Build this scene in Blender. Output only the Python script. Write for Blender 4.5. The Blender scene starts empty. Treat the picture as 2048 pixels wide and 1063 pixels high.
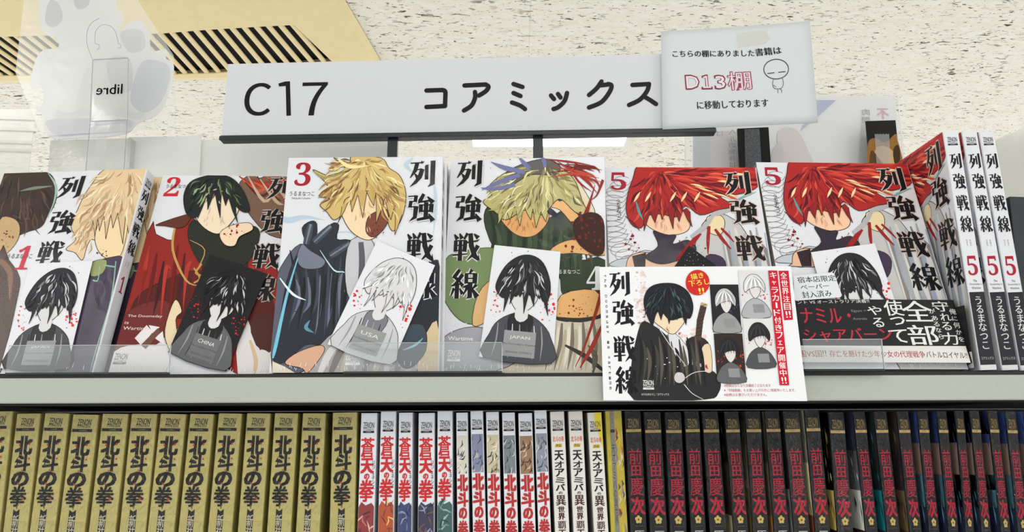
import bpy, bmesh, math, random
from mathutils import Vector, Matrix
from mathutils.geometry import tessellate_polygon
random.seed(7)
SC = bpy.context.scene
COL = SC.collection
ZC = 1.55                                   # eye height; all lengths in metres
# ------------------------------------------------------------------ camera, world, lamps, exposure
F, CX, CY = 1538.0, 1024.0, 531.5
PIT, ROL = math.radians(12), math.radians(.2)
FW = Vector((0, math.cos(PIT), math.sin(PIT)))
U0 = Vector((0, -math.sin(PIT), math.cos(PIT)))
RT = Vector((1, 0, 0))*math.cos(ROL) - U0*math.sin(ROL)
UP = U0*math.cos(ROL) + Vector((1, 0, 0))*math.sin(ROL)
CAM = Vector((0, 0, ZC))
cd = bpy.data.cameras.new('camera'); cam = bpy.data.objects.new('camera', cd); COL.objects.link(cam)
cd.sensor_width = 36; cd.lens = F/2048*36; cd.clip_start = .02; cd.clip_end = 60
cam.matrix_world = Matrix(((RT.x, UP.x, -FW.x, 0), (RT.y, UP.y, -FW.y, 0), (RT.z, UP.z, -FW.z, ZC), (0, 0, 0, 1)))
SC.camera = cam
W = bpy.data.worlds.new('shop_ambience'); SC.world = W; W.use_nodes = True
W.node_tree.nodes['Background'].inputs[0].default_value = (.93, .96, 1, 1)
W.node_tree.nodes['Background'].inputs[1].default_value = 1.35
def lamp(x, y, z, sx, sy, e, c=(1, .98, .95)):
    l = bpy.data.lights.new('ceiling_lamp', 'AREA'); l.shape = 'RECTANGLE'; l.size = sx; l.size_y = sy; l.energy = e; l.color = c
    o = bpy.data.objects.new('ceiling_lamp', l); COL.objects.link(o); o.location = (x, y, z)
for (x, y) in ((-1.5, -.45), (.1, -.5), (1.7, -.45), (-1.5, -2.3), (.1, -2.3), (1.7, -2.3), (-1.5, -4.6), (.1, -4.6), (1.7, -4.6)):  # rearmost row is unseen, added for sparkle on the wrap and frontal light
    lamp(x, y, ZC+.92, .58, .58, 5.5)
SC.view_settings.view_transform = 'Standard'; SC.view_settings.look = 'None'
SC.view_settings.exposure = .16; SC.view_settings.gamma = 1; SC.view_settings.use_curve_mapping = False

# ------------------------------------------------------------------ pixel helpers (photo measurements -> places)
def ray(x, y): return FW + RT*((x-CX)/F) - UP*((y-CY)/F)
def atY(x, y, Y):
    d = ray(x, y); return CAM + d*(Y/d.y)
def atZ(x, y, Z):
    d = ray(x, y); return CAM + d*((Z-ZC)/d.z)

# ------------------------------------------------------------------ materials
def lin(c): return tuple(((v/255)/12.92 if v/255 <= .04045 else ((v/255+.055)/1.055)**2.4) for v in c)
_m = {}
def ink(c, rough=.42, name='printed_ink', spec=.15):
    k = (tuple(c), rough, name, spec)
    if k not in _m:
        m = bpy.data.materials.new(name); m.use_nodes = True; p = m.node_tree.nodes['Principled BSDF']
        p.inputs['Base Color'].default_value = (*lin(c), 1); p.inputs['Roughness'].default_value = rough
        p.inputs['Specular IOR Level'].default_value = spec; _m[k] = m
    return _m[k]
def noisy(name, c1, c2, scale=(40, 40, 40), rough=.5, bump=0, detail=4, spec=.4, metal=0):
    m = bpy.data.materials.new(name); m.use_nodes = True; t = m.node_tree; n = t.nodes; L = t.links.new; p = n['Principled BSDF']
    tc = n.new('ShaderNodeTexCoord'); mp = n.new('ShaderNodeMapping'); mp.inputs['Scale'].default_value = scale
    no = n.new('ShaderNodeTexNoise'); no.inputs['Scale'].default_value = 1; no.inputs['Detail'].default_value = detail
    cr = n.new('ShaderNodeValToRGB'); cr.color_ramp.elements[0].position = .3; cr.color_ramp.elements[1].position = .7
    cr.color_ramp.elements[0].color = (*lin(c1), 1); cr.color_ramp.elements[1].color = (*lin(c2), 1)
    L(tc.outputs['Object'], mp.inputs[0]); L(mp.outputs[0], no.inputs['Vector']); L(no.outputs['Fac'], cr.inputs[0]); L(cr.outputs[0], p.inputs['Base Color'])
    p.inputs['Roughness'].default_value = rough; p.inputs['Specular IOR Level'].default_value = spec; p.inputs['Metallic'].default_value = metal
    if bump:
        b = n.new('ShaderNodeBump'); b.inputs['Strength'].default_value = bump; b.inputs['Distance'].default_value = .001
        L(no.outputs['Fac'], b.inputs['Height']); L(b.outputs[0], p.inputs['Normal'])
    return m
def film(name, fac=.25, base=.04, rough=.08, bump=.35, scale=60, tint=(1, 1, 1), milk=0, milkc=(225, 228, 228)):
    m = bpy.data.materials.new(name); m.use_nodes = True; t = m.node_tree; n = t.nodes; L = t.links.new; n.remove(n['Principled BSDF'])
    out = n['Material Output']; tr = n.new('ShaderNodeBsdfTransparent'); tr.inputs[0].default_value = (*tint, 1)
    gl = n.new('ShaderNodeBsdfGlossy'); gl.inputs['Roughness'].default_value = rough
    lw = n.new('ShaderNodeLayerWeight'); lw.inputs[0].default_value = .3
    mr = n.new('ShaderNodeMapRange'); mr.inputs[3].default_value = base; mr.inputs[4].default_value = base+fac
    mx = n.new('ShaderNodeMixShader'); L(lw.outputs['Fresnel'], mr.inputs[0]); L(mr.outputs[0], mx.inputs[0])
    tc = n.new('ShaderNodeTexCoord'); no = n.new('ShaderNodeTexNoise'); no.inputs['Scale'].default_value = scale; no.inputs['Detail'].default_value = 3
    no.inputs['Distortion'].default_value = 1.5
    b = n.new('ShaderNodeBump'); b.inputs['Strength'].default_value = bump; b.inputs['Distance'].default_value = .002
    L(tc.outputs['Object'], no.inputs['Vector']); L(no.outputs['Fac'], b.inputs['Height']); L(b.outputs[0], gl.inputs['Normal']); L(b.outputs[0], lw.inputs['Normal'])
    if milk:
        df = n.new('ShaderNodeBsdfDiffuse'); df.inputs[0].default_value = (*lin(milkc), 1)
        m2 = n.new('ShaderNodeMixShader'); m2.inputs[0].default_value = milk; L(tr.outputs[0], m2.inputs[1]); L(df.outputs[0], m2.inputs[2]); L(m2.outputs[0], mx.inputs[1])
    else: L(tr.outputs[0], mx.inputs[1])
    L(gl.outputs[0], mx.inputs[2]); L(mx.outputs[0], out.inputs[0])
    return m
WHITE = (222, 224, 230)
PAGE = noisy('paper_pages', (222, 216, 196), (196, 188, 165), (4, 900, 4), .8)
CEIL_B = (232, 228, 214)
FILM = film('shrink_film', .5, .018, .05, 1, 230)
FILM.node_tree.nodes['Bump'].inputs['Distance'].default_value = .0045
FILM_SOFT = film('smooth_shrink_film', .16, .006, .08, .25, 40)
ACR = film('clear_acrylic', .3, .03, .04, 0, 10, (.97, .98, .98), .07)
BAG = film('clear_bag_film', .25, .015, .2, .5, 14, (1, 1, 1), .22, (240, 240, 236))
SLEEVE = film('clear_sleeve', .25, .02, .1, .1, 10, (1, 1, 1), .1, (226, 226, 220))
METAL = noisy('painted_steel', (170, 175, 166), (174, 179, 170), (300, 300, 300), .45, .02)
DARK = noisy('dark_interior_shade', (14, 15, 16), (22, 22, 22), (20, 20, 20), .7)  # dark back panel; elsewhere the shade of recesses put into the colour
BLACK = noisy('black_coated_metal', (26, 34, 38), (32, 40, 44), (90, 90, 90), .38)

# ------------------------------------------------------------------ objects
def link(o, parent=None):
    COL.objects.link(o)
    if parent: o.parent = parent
    return o
def empty(name, M=None, parent=None):
    o = bpy.data.objects.new(name, None); o.empty_display_size = .02; link(o, parent)
    if M is not None: o.matrix_world = M
    return o
def tag(o, label=None, cat=None, group=None, kind=None):
    if label: o['label'] = label
    if cat: o['category'] = cat
    if group: o['group'] = group
    if kind: o['kind'] = kind
    return o
def mesh(name, v, f, mats, parent=None, mi=None, smooth=False, M=None):
    me = bpy.data.meshes.new(name); me.from_pydata([tuple(p) for p in v], [], f)
    for m in (mats if isinstance(mats, (list, tuple)) else [mats]): me.materials.append(m)
    if mi: me.polygons.foreach_set('material_index', mi)
    if smooth: me.polygons.foreach_set('use_smooth', [True]*len(me.polygons))
    me.update(); o = link(bpy.data.objects.new(name, me), parent)
    if M is not None: o.matrix_world = M
    return o
def bxs(name, boxes, m, parent=None, bevel=0, seg=2, M=None):
    """boxes: (x0,y0,z0,x1,y1,z1); one mesh object"""
    bm = bmesh.new()
    for (x0, y0, z0, x1, y1, z1) in boxes:
        vs = [bm.verts.new(p) for p in ((x0, y0, z0), (x1, y0, z0), (x1, y1, z0), (x0, y1, z0), (x0, y0, z1), (x1, y0, z1), (x1, y1, z1), (x0, y1, z1))]
        for q in ((0, 3, 2, 1), (4, 5, 6, 7), (0, 1, 5, 4), (1, 2, 6, 5), (2, 3, 7, 6), (3, 0, 4, 7)): bm.faces.new([vs[i] for i in q])
    if bevel: bmesh.ops.bevel(bm, geom=bm.edges[:], offset=bevel, segments=seg, affect='EDGES', profile=.5)
    me = bpy.data.meshes.new(name); bm.to_mesh(me); bm.free(); me.materials.append(m)
    o = link(bpy.data.objects.new(name, me), parent)
    if M is not None: o.matrix_world = M
    return o
def slab(name, poly, up, m, parent=None, bevel=0):
    """prism: 3D polygon points extruded by vector up"""
    n = len(poly); v = list(poly)+[p+up for p in poly]
    t = tessellate_polygon([poly]); f = [tuple(a) for a in t]+[tuple(i+n for i in reversed(a)) for a in t]
    f += [(i, (i+1) % n, (i+1) % n+n, i+n) for i in range(n)]
    o = mesh(name, v, f, m, parent)
    bm = bmesh.new(); bm.from_mesh(o.data); bmesh.ops.recalc_face_normals(bm, faces=bm.faces[:])
    if bevel:
        bmesh.ops.dissolve_limit(bm, angle_limit=.01, verts=bm.verts[:], edges=bm.edges[:])
        bmesh.ops.bevel(bm, geom=bm.edges[:], offset=bevel, segments=2, affect='EDGES')
    bm.to_mesh(o.data); bm.free(); return o

# ------------------------------------------------------------------ glyphs
_g = {}
RES = 2
def glyph(s, off=0):
    k = (s, off, RES)
    if k not in _g:
        c = bpy.data.curves.new('glyph', 'FONT'); c.body = s; c.size = 1; c.resolution_u = RES; c.offset = off
        o = bpy.data.objects.new('glyph', c); COL.objects.link(o)
        dg = bpy.context.evaluated_depsgraph_get(); e = o.evaluated_get(dg); me = e.to_mesh()
        v = [(p.co.x, p.co.y) for p in me.vertices]; f = [tuple(p.vertices) for p in me.polygons]; e.to_mesh_clear()
        bpy.data.objects.remove(o); bpy.data.curves.remove(c)
        xs = [p[0] for p in v] or [0, 1]; ys = [p[1] for p in v] or [0, 1]
        _g[k] = (v, f, (min(xs), min(ys), max(xs), max(ys)))
    return _g[k]
def em():  # centre and size of the full-width cell
    b = glyph('国')[2]; return ((b[0]+b[2])/2, (b[1]+b[3])/2, (b[2]-b[0])*1.09)
# heavy display strokes of the four title characters on a 100 grid, y down: (x,y,width) polylines
KJ = {
'列': [[(1, 11, 3), (50, 9, 3), (54, 3, 1)], [(48, 11, 8), (42, 2, 1)], [(27, 10, 10), (20, 38, 10), (1, 66, 2)], [(22, 35, 3), (48, 34, 3)], [(48, 32, 11), (38, 62, 11), (22, 82, 8), (1, 99, 1)], [(18, 50, 3), (31, 66, 10)], [(64, 20, 9), (64, 72, 9)], [(60, 20, 3), (74, 17, 1)], [(88, 2, 12), (87, 88, 12), (70, 99, 2)], [(84, 4, 3), (98, 2, 1)]],
'強': [[(1, 9, 3), (34, 7, 3)], [(31, 5, 9), (28, 28, 9)], [(8, 27, 3), (30, 27, 3)], [(12, 26, 9), (8, 49, 8)], [(6, 47, 3), (34, 46, 3)], [(32, 44, 12), (28, 84, 10), (8, 98, 1)], [(60, 0, 8), (46, 26, 10), (40, 34, 2)], [(44, 30, 4), (84, 24, 5)], [(74, 10, 3), (95, 32, 13)], [(50, 38, 10), (50, 66, 10)], [(90, 36, 11), (88, 66, 11)], [(48, 40, 3), (92, 40, 3)], [(48, 62, 4), (92, 62, 4)], [(70, 30, 11), (69, 88, 11)], [(36, 93, 6), (84, 84, 8)], [(80, 72, 3), (96, 97, 13)]],
'戦': [[(2, 4, 3), (15, 22, 11)], [(22, 1, 3), (32, 20, 11)], [(52, 0, 7), (40, 22, 5)], [(9, 26, 9), (9, 66, 9)], [(45, 26, 10), (43, 66, 10)], [(27, 26, 8), (27, 98, 11)], [(7, 27, 3), (48, 26, 3)], [(7, 44, 3), (46, 43, 3)], [(7, 62, 3), (46, 61, 3)], [(0, 78, 4), (54, 74, 3)], [(50, 34, 4), (90, 28, 4), (98, 22, 1)], [(63, 1, 11), (68, 45, 12), (82, 82, 12), (98, 95, 7)], [(98, 96, 5), (96, 74, 1)], [(93, 44, 10), (76, 76, 8), (52, 99, 1)], [(76, 3, 3), (93, 18, 11)]],
'線': [[(30, 0, 8), (12, 24, 9), (5, 28, 3)], [(8, 24, 4), (28, 36, 9)], [(42, 16, 9), (22, 44, 8), (6, 54, 2)], [(3, 55, 4), (40, 48, 4)], [(30, 38, 3), (44, 56, 9)], [(23, 50, 10), (23, 99, 10)], [(12, 64, 7), (2, 90, 3)], [(33, 64, 3), (44, 84, 9)], [(76, 0, 9), (66, 14, 3)], [(56, 13, 9), (56, 48, 9)], [(88, 13, 11), (87, 48, 11)], [(54, 14, 3), (90, 14, 3)], [(54, 30, 3), (90, 30, 3)], [(54, 45, 3), (90, 45, 3)], [(71, 46, 11), (71, 95, 11), (58, 99, 1)], [(46, 60, 4), (64, 56, 7)], [(64, 56, 9), (44, 92, 1)], [(94, 52, 8), (78, 68, 3)], [(73, 58, 2), (98, 94, 13)]],
}
def ribbon(pts):
    """pts (x,y,w) -> outline polygon of a tapered stroke"""
    n = len(pts); L = []; R = []
    for i, (x, y, w) in enumerate(pts):
        a = pts[max(i-1, 0)]; b = pts[min(i+1, n-1)]; dx, dy = b[0]-a[0], b[1]-a[1]; l = math.hypot(dx, dy) or 1
        nx, ny = -dy/l*w/2, dx/l*w/2; L.append((x+nx, y+ny)); R.append((x-nx, y-ny))
    return L+R[::-1]
def smooth(p, n=4, closed=True):
    out = []; N = len(p)
    rng = range(N) if closed else range(N-1)
    for i in rng:
        if closed: a, b, c, d = p[i-1], p[i], p[(i+1) % N], p[(i+2) % N]
        else: a, b, c, d = p[max(i-1, 0)], p[i], p[i+1], p[min(i+2, N-1)]
        for k in range(n):
            t = k/n
            out.append(tuple(.5*((2*b[j])+(-a[j]+c[j])*t+(2*a[j]-5*b[j]+4*c[j]-d[j])*t*t+(-a[j]+3*b[j]-3*c[j]+d[j])*t**3) for j in range(len(b))))
    if not closed: out.append(tuple(p[-1]))
    return out

class Print:
    """flat print: polygons in (u,v) metres on a sheet, stacked in hair-thin ink layers"""
    def __init__(s, conv=None): s.v = []; s.f = []; s.mi = []; s.mats = []; s.l = 0; s.conv = conv; s.clip = None; s.grid = {}
    def mat(s, c):
        m = c if isinstance(c, bpy.types.Material) else ink(c)
        if m not in s.mats: s.mats.append(m)
        return s.mats.index(m)
    def tri(s, pts, faces, c, up=True):
        # every shape goes one hair-thin ink layer above whatever it overlaps
        C = 1/.0012; cells = set(); g = s.grid
        for f in faces:
            xs = [pts[i][0] for i in f]; ys = [pts[i][1] for i in f]
            for a in range(math.floor(min(xs)*C), math.floor(max(xs)*C)+1):
                for b in range(math.floor(min(ys)*C), math.floor(max(ys)*C)+1): cells.add((a, b))
        l = max([s.l]+[g.get(q, 0) for q in cells])+1
        for q in cells: g[q] = l
        o = len(s.v); s.v += [(p[0], p[1], l) for p in pts]; k = s.mat(c)
        for f in faces: s.f.append(tuple(i+o for i in f)); s.mi.append(k)
    def poly(s, pts, c, up=True):
        if s.clip: pts = clip(pts, s.clip)
        if len(pts) < 3: return
        t = tessellate_polygon([[Vector((p[0], p[1], 0)) for p in pts]])
        s.tri(pts, [tuple(a) for a in t], c, up)
    # pixel authored shapes
    def px(s, pts, c, sm=0, up=True):
        if sm: pts = smooth(pts, sm)
        s.poly([s.conv(*p) for p in pts], c, up)
        if s.ol and sm > 2: s.line(pts, s.ol, (46, 36, 34), True)
    def line(s, pts, w, c, closed=False):
        if closed: pts = pts+[pts[0]]
        q = [s.conv(*p) for p in pts]; k = math.dist(q[0], q[1])/max(math.dist(pts[0], pts[1]), 1e-6)*w/2; pass
        for a, b in zip(q, q[1:]):
            d = math.dist(a, b)
            if d < 1e-7: continue
            nx, ny = -(b[1]-a[1])/d*k, (b[0]-a[0])/d*k; ex, ey = (b[0]-a[0])/d*k*.6, (b[1]-a[1])/d*k*.6
            s.poly([(a[0]+nx-ex, a[1]+ny-ey), (b[0]+nx+ex, b[1]+ny+ey), (b[0]-nx+ex, b[1]-ny+ey), (a[0]-nx-ex, a[1]-ny-ey)], c, False)
    ol = None
    def st(s, pts, c, n=4, up=True):
        """tapered stroke through photo points (x,y,w px)"""
        if n > 1 and len(pts) > 2: pts = smooth(pts, n, False)
        s.poly([s.conv(*p) for p in ribbon(pts)], c, up)
    def rect(s, u0, v0, u1, v1, c): s.poly([(u0, v0), (u1, v0), (u1, v1), (u0, v1)], c)
    def drops(s, cx, cy, rx, ry, n, c, r0=.5, r1=2.5):
        pass
        for _ in range(n):
            a = random.random()*6.28; q = random.random()**.6; x = cx+math.cos(a)*q*rx; y = cy+math.sin(a)*q*ry; r = r0+(r1-r0)*random.random()**2
            k = random.random()*3; e = .6+random.random()*.7
            s.px([(x+math.cos(k+t*1.047)*r*(1+.25*math.sin(t*5+k)), y+math.sin(k+t*1.047)*r*e) for t in range(6)], c, 0, False)
    def locks(s, poly, o, n, cols, L=(10, 26), w=(2, 5), seed=1, curl=.25, flow=None):
        rnd = random.Random(seed); xs = [p[0] for p in poly]; ys = [p[1] for p in poly]; k = 0; t = 0
        while k < n and t < n*12:
            t += 1; x, y = rnd.uniform(min(xs), max(xs)), rnd.uniform(min(ys), max(ys))
            if not inside(poly, x, y): continue
            dx, dy = flow if flow else (x-o[0], y-o[1]); d = math.hypot(dx, dy) or 1; dx /= d; dy /= d
            l = rnd.uniform(*L)*(1 if flow else min(1, .35+d/60)); c = rnd.uniform(-curl, curl)*l; hw = rnd.uniform(*w)
            q = [(x-dx*l/2, y-dy*l/2, .5), (x-dy*c, y+dx*c, hw), (x+dx*l/2, y+dy*l/2, .3)]
            if not inside(poly, q[0][0], q[0][1]): continue
            s.st(q, cols[k % len(cols)], 3); k += 1
    def fringe(s, pts, tips, c, ol=(46, 36, 34)):
        """pointed locks: pts along the hair line, tips between them"""
        for a, b, t in zip(pts, pts[1:], tips):
            m = ((a[0]*.5+b[0]*.5), (a[1]+b[1])/2-6); q = smooth([a, (a[0]*.6+t[0]*.4+1, a[1]*.45+t[1]*.55)], 1, False)+[t, (b[0]*.6+t[0]*.4-1, b[1]*.5+t[1]*.5), b, m]
            s.px(q, c)
            if s.ol: s.line(q[:5], s.ol*.8, ol)
    def tuft(s, base, tips, w, c, bend=.15):
        """a bundle of tapering strands from base to every tip (photo px)"""
        for (tx, ty) in tips:
            mx, my = (base[0]+tx)/2-(ty-base[1])*bend, (base[1]+ty)/2+(tx-base[0])*bend
            s.st([(base[0], base[1], w), (mx, my, w*.8), (tx, ty, .4)], c, 4)
    # lettering
    def kanji(s, ch, cu, cv, w, h, c, k=1.58, add=0):
        pass
        for q in KJ[ch]: s.poly([(cu+(x-50)/100*w, cv+(50-y)/100*h) for x, y in ribbon([(a, b, d*k+add) for a, b, d in q])], c, False)
    def H(s, t, cu, cv, w, h, c, bold=(0,), rot=0, off=0):
        """string fitted in a w x h box centred at cu,cv; h=None keeps the aspect"""
        v, f, b = glyph(t, off); sx = w/(b[2]-b[0]); sy = abs(sx) if h is None else h/(b[3]-b[1]); ca, sa = math.cos(rot), math.sin(rot)
        pass
        for d in bold:
            dx, dy = d if isinstance(d, tuple) else (d, 0); pts = []
            for x, y in v:
                X = (x-(b[0]+b[2])/2+dx)*sx; Y = (y-(b[1]+b[3])/2+dy)*sy; pts.append((cu+X*ca-Y*sa, cv+X*sa+Y*ca))
            s.tri(pts, f, c, False)
    def T(s, t, xl, yl, xr, yr, hpx, c, bold=(0,), off=0):
        """string between two photo points at its mid height"""
        a, b = s.conv(xl, yl), s.conv(xr, yr); k = math.dist(a, b)/math.dist((xl, yl), (xr, yr))
        s.H(t, (a[0]+b[0])/2, (a[1]+b[1])/2, math.dist(a, b), None if hpx is None else hpx*k, c, bold, math.atan2(b[1]-a[1], b[0]-a[0]), off)
    def V(s, t, cu, v0, v1, w, c, bold=(0,), slope=0):
        """vertical writing from v0 down to v1"""
        ex, ey, es = em(); n = len(t); p = (v0-v1)/n; pass
        for i, ch in enumerate(t):
            if ch == ' ': continue
            v, f, b = glyph(ch); cx = ex; cy = ey
            if ch == 'ー': v = [(ex-(y-ey), ey+(x-ex)) for x, y in v]
            cen = v0-p*(i+.5)
            for d in bold: s.tri([(cu+slope*(i+.5)+(x-cx+d)/es*w, cen+(y-cy)/es*p*.98) for x, y in v], f, c, False)
    def build(s, name, parent, fn, label=None):
        o = mesh(name, [fn(*p) for p in s.v], s.f, s.mats, parent, s.mi)
        if label: o['label'] = label
        return o
def inside(poly, x, y):
    r = False
    for i in range(len(poly)):
        (a, b), (c, d) = poly[i-1], poly[i]
        if (b > y) != (d > y) and x < (c-a)*(y-b)/(d-b)+a: r = not r
    return r
def clip(p, r):
    for ax, val, sg in ((0, r[0], 1), (1, r[1], 1), (0, r[2], -1), (1, r[3], -1)):
        out = []
        for i in range(len(p)):
            a, b = p[i-1], p[i]; ia = (a[ax]-val)*sg >= 0; ib = (b[ax]-val)*sg >= 0
            if ia != ib:
                t = (val-a[ax])/(b[ax]-a[ax]); out.append((a[0]+(b[0]-a[0])*t, a[1]+(b[1]-a[1])*t))
            if ib: out.append(b)
        p = out
        if len(p) < 3: return p
    return p
CXT = {'拳': .6, '慶': .02, '前': .08, '田': .5, '蒼': .4, '覇': .25, '異': .5}
def BC(a, b, ch): k = CXT.get(ch, 1); return BD(a*k, b*k)
def BD(a, b=None): b = a*.6 if b is None else b; return ((-a, -b), (-a, b), (0, 0), (a, -b), (a, b))
EPS = .000004
def onfront(u, v, l): return (u, -.0001-EPS*l, v)
def sub(pr, l=None):
    q = Print(pr.conv); q.l = pr.l; q.grid = pr.grid; return q

# ------------------------------------------------------------------ book anatomy
def book_matrix(x, y, yaw, lean, roll, z):
    return Matrix.Translation((x, y, z)) @ Matrix.Rotation(math.radians(yaw), 4, 'Z') @ Matrix.Rotation(-math.radians(lean), 4, 'X') @ Matrix.Rotation(math.radians(roll), 4, 'Y')
def conv_for(M):
    """photo pixel -> (u,v) on the sheet whose local frame is M (x right, z up, facing -y)"""
    I = M.inverted(); c = I @ CAM; R3 = I.to_3x3()
    def f(x, y):
        d = R3 @ ray(x, y); t = -c.y/d.y; p = c+d*t; return (p.x, p.z)
    return f
def body(root, w, h, t, cm, spine=None, film_m=None, fo=.0004, name='cover'):
    """cover wrapping boards and spine (spine on the right), page block inset"""
    c = .0004
    o = bxs(name, [(0, 0, 0, w, c, h), (0, t-c, 0, w, t, h)], cm, root)
    v = []; f = []; pr = [(0, 0), (.012, .0006), (.035, .00095), (.07, .0011), (.93, .0011), (.965, .00095), (.988, .0006), (1, 0)]; n = len(pr)
    for q, e in pr: v += [(w+e, q*t, 0), (w+e, q*t, h)]                         # flat spine with rounded shoulders
    f = [(2*i, 2*i+2, 2*i+3, 2*i+1) for i in range(n-1)]+[tuple(range(0, 2*n, 2)), tuple(range(2*n-1, 0, -2))]
    mesh('spine', v, f, spine or cm, root)
    bxs('page_block', [(.0015, c, .0012, w-.0005, t-c, h-.0012)], PAGE, root)
    if film_m:
        bxs('shrink_wrap', [(-fo, -fo, -fo, w+.0011+fo, t+fo, h+fo)], film_m, root, .0012, 2)
def onspine(w, t, h):
    """lettering frame of the spine: u across (0 at the front cover side), d down from the head"""
    def f(u, v, l):
        return (w+.0012+EPS*l, min(max(u, .03*t), .97*t), h+v)
    return f
def seam(root, w, y=-.0009):
    """little heat-seal crimps along the foot of the wrap"""
    P = Print(); 
    for i in range(46):
        u = random.uniform(.03, .97)*w; a = random.uniform(-.0006, .0006); l = random.uniform(.001, .004); v0 = random.uniform(.001, .005)
        P.poly([(u, v0), (u+.0004, v0), (u+a+.0003, v0+l), (u+a, v0+l)], (240, 240, 240), False)
    P.build('seal_crimp', root, lambda u, v, l: (u, y, v))['kind'] = 'stuff'

BK = (22, 22, 26); RED = (168, 30, 52)
def zenon(P, u, v, w, c, bar, bt, dx=False):
    """publisher mark, u,v = centre of the word, w = width"""
    P.H('ZENON', u, v, w, w*.52, c, (-.012, .012)); P.H('COMICSDX' if dx else 'COMICS', u, v-w*.38, w*.95, w*.16, c, (0, .02))
    P.rect(u-w*.52, v-w*.62-w*.02, u+w*.52, v-w*.62+w*.2-w*.02-.0003, bar); P.H('COAMIX', u, v-w*.54, w*.5, w*.1, bt)

# ================================================================== SETTING
CZ = ZC+.95
# ceiling board with worm-track fissures
def ceiling_mat():
    m = bpy.data.materials.new('rock_wool_ceiling_board'); m.use_nodes = True; t = m.node_tree; n = t.nodes; L = t.links.new; p = n['Principled BSDF']
    p.inputs['Roughness'].default_value = .9; p.inputs['Specular IOR Level'].default_value = .1
    tc = n.new('ShaderNodeTexCoord')
    def nz(sc, s, lo, hi, dist=0, det=3, rot=0):
        mp = n.new('ShaderNodeMapping'); mp.inputs['Scale'].default_value = sc; mp.inputs['Rotation'].default_value = (0, 0, rot); L(tc.outputs['Object'], mp.inputs[0])
        no = n.new('ShaderNodeTexNoise'); no.inputs['Scale'].default_value = s; no.inputs['Detail'].default_value = det; no.inputs['Distortion'].default_value = dist
        L(mp.outputs[0], no.inputs['Vector']); r = n.new('ShaderNodeMapRange'); r.inputs[1].default_value = lo; r.inputs[2].default_value = hi; L(no.outputs['Fac'], r.inputs[0]); return r.outputs[0]
    a = nz((38, 105, 1), 1, .615, .66, .7, 2, .06); b = nz((75, 190, 1), 1, .66, .70, .5, 2, .06); g = nz((9, 9, 1), 1, .40, .62)
    mu = n.new('ShaderNodeMath'); mu.operation = 'MULTIPLY'; L(a, mu.inputs[0]); L(g, mu.inputs[1])
    mx = n.new('ShaderNodeMath'); mx.operation = 'MAXIMUM'; L(mu.outputs[0], mx.inputs[0]); L(b, mx.inputs[1])
    soft = nz((30, 60, 1), 1, .35, .7, 1, 5)
    c1 = n.new('ShaderNodeMix'); c1.data_type = 'RGBA'; c1.inputs[6].default_value = (*lin((248, 245, 236)), 1); c1.inputs[7].default_value = (*lin((238, 234, 220)), 1); L(soft, c1.inputs[0])
    c2 = n.new('ShaderNodeMix'); c2.data_type = 'RGBA'; c2.inputs[7].default_value = (*lin((84, 76, 58)), 1); L(mx.outputs[0], c2.inputs[0]); L(c1.outputs[2], c2.inputs[6]); L(c2.outputs[2], p.inputs['Base Color'])
    bu = n.new('ShaderNodeBump'); bu.inputs['Strength'].default_value = .6; bu.inputs['Distance'].default_value = -.002; L(mx.outputs[0], bu.inputs['Height']); L(bu.outputs[0], p.inputs['Normal'])
    return m
CM = ceiling_mat()
ceil = bxs('ceiling', [(-3.6, -6.2, CZ+.012, 3.6, 5.2, CZ+.1)], noisy('ceiling_core', (190, 186, 172), (196, 192, 180), (5, 5, 5), .9)); tag(ceil, 'off-white fissured ceiling of rock wool boards', None, None, 'structure')
for ix in range(-4, 4):
    for iy in range(-1, 6):
        x0, y0 = ix*.9+.045, iy*.9-.1
        if x0 > 3.6 or y0 > 5: continue
        o = bxs('ceiling_tile', [(x0, y0, CZ, x0+.8997, y0+.8997, CZ+.012)], CM, ceil)
fl = bxs('floor', [(-3.6, -6.2, -.05, 3.6, 5.2, 0)], noisy('vinyl_floor', (226, 222, 212), (216, 212, 202), (6, 6, 6), .5)); tag(fl, 'pale vinyl shop floor', None, None, 'structure')

# ceiling light panel seen through the gap under the sign
lp = empty('ceiling_light', Matrix.Translation((.125, 2.285, CZ-.004))); tag(lp, 'bright square light panel in the ceiling behind the sign posts', 'light')
EM = bpy.data.materials.new('lit_diffuser'); EM.use_nodes = True
pb = EM.node_tree.nodes['Principled BSDF']; pb.inputs['Base Color'].default_value = (1, 1, 1, 1); pb.inputs['Emission Color'].default_value = (1, 1, 1, 1); pb.inputs['Emission Strength'].default_value = 4
bxs('diffuser', [(-.255, -.29, -.004, .255, .19, 0)], EM, lp)
bxs('frame', [(-.27, -.305, -.006, -.255, .205, .004), (.255, -.305, -.006, .27, .205, .004), (-.255, .19, -.006, .255, .205, .004), (-.255, -.305, -.006, .255, -.29, .004)], ink((235, 235, 230), .5, 'white_enamel'), lp)

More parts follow.
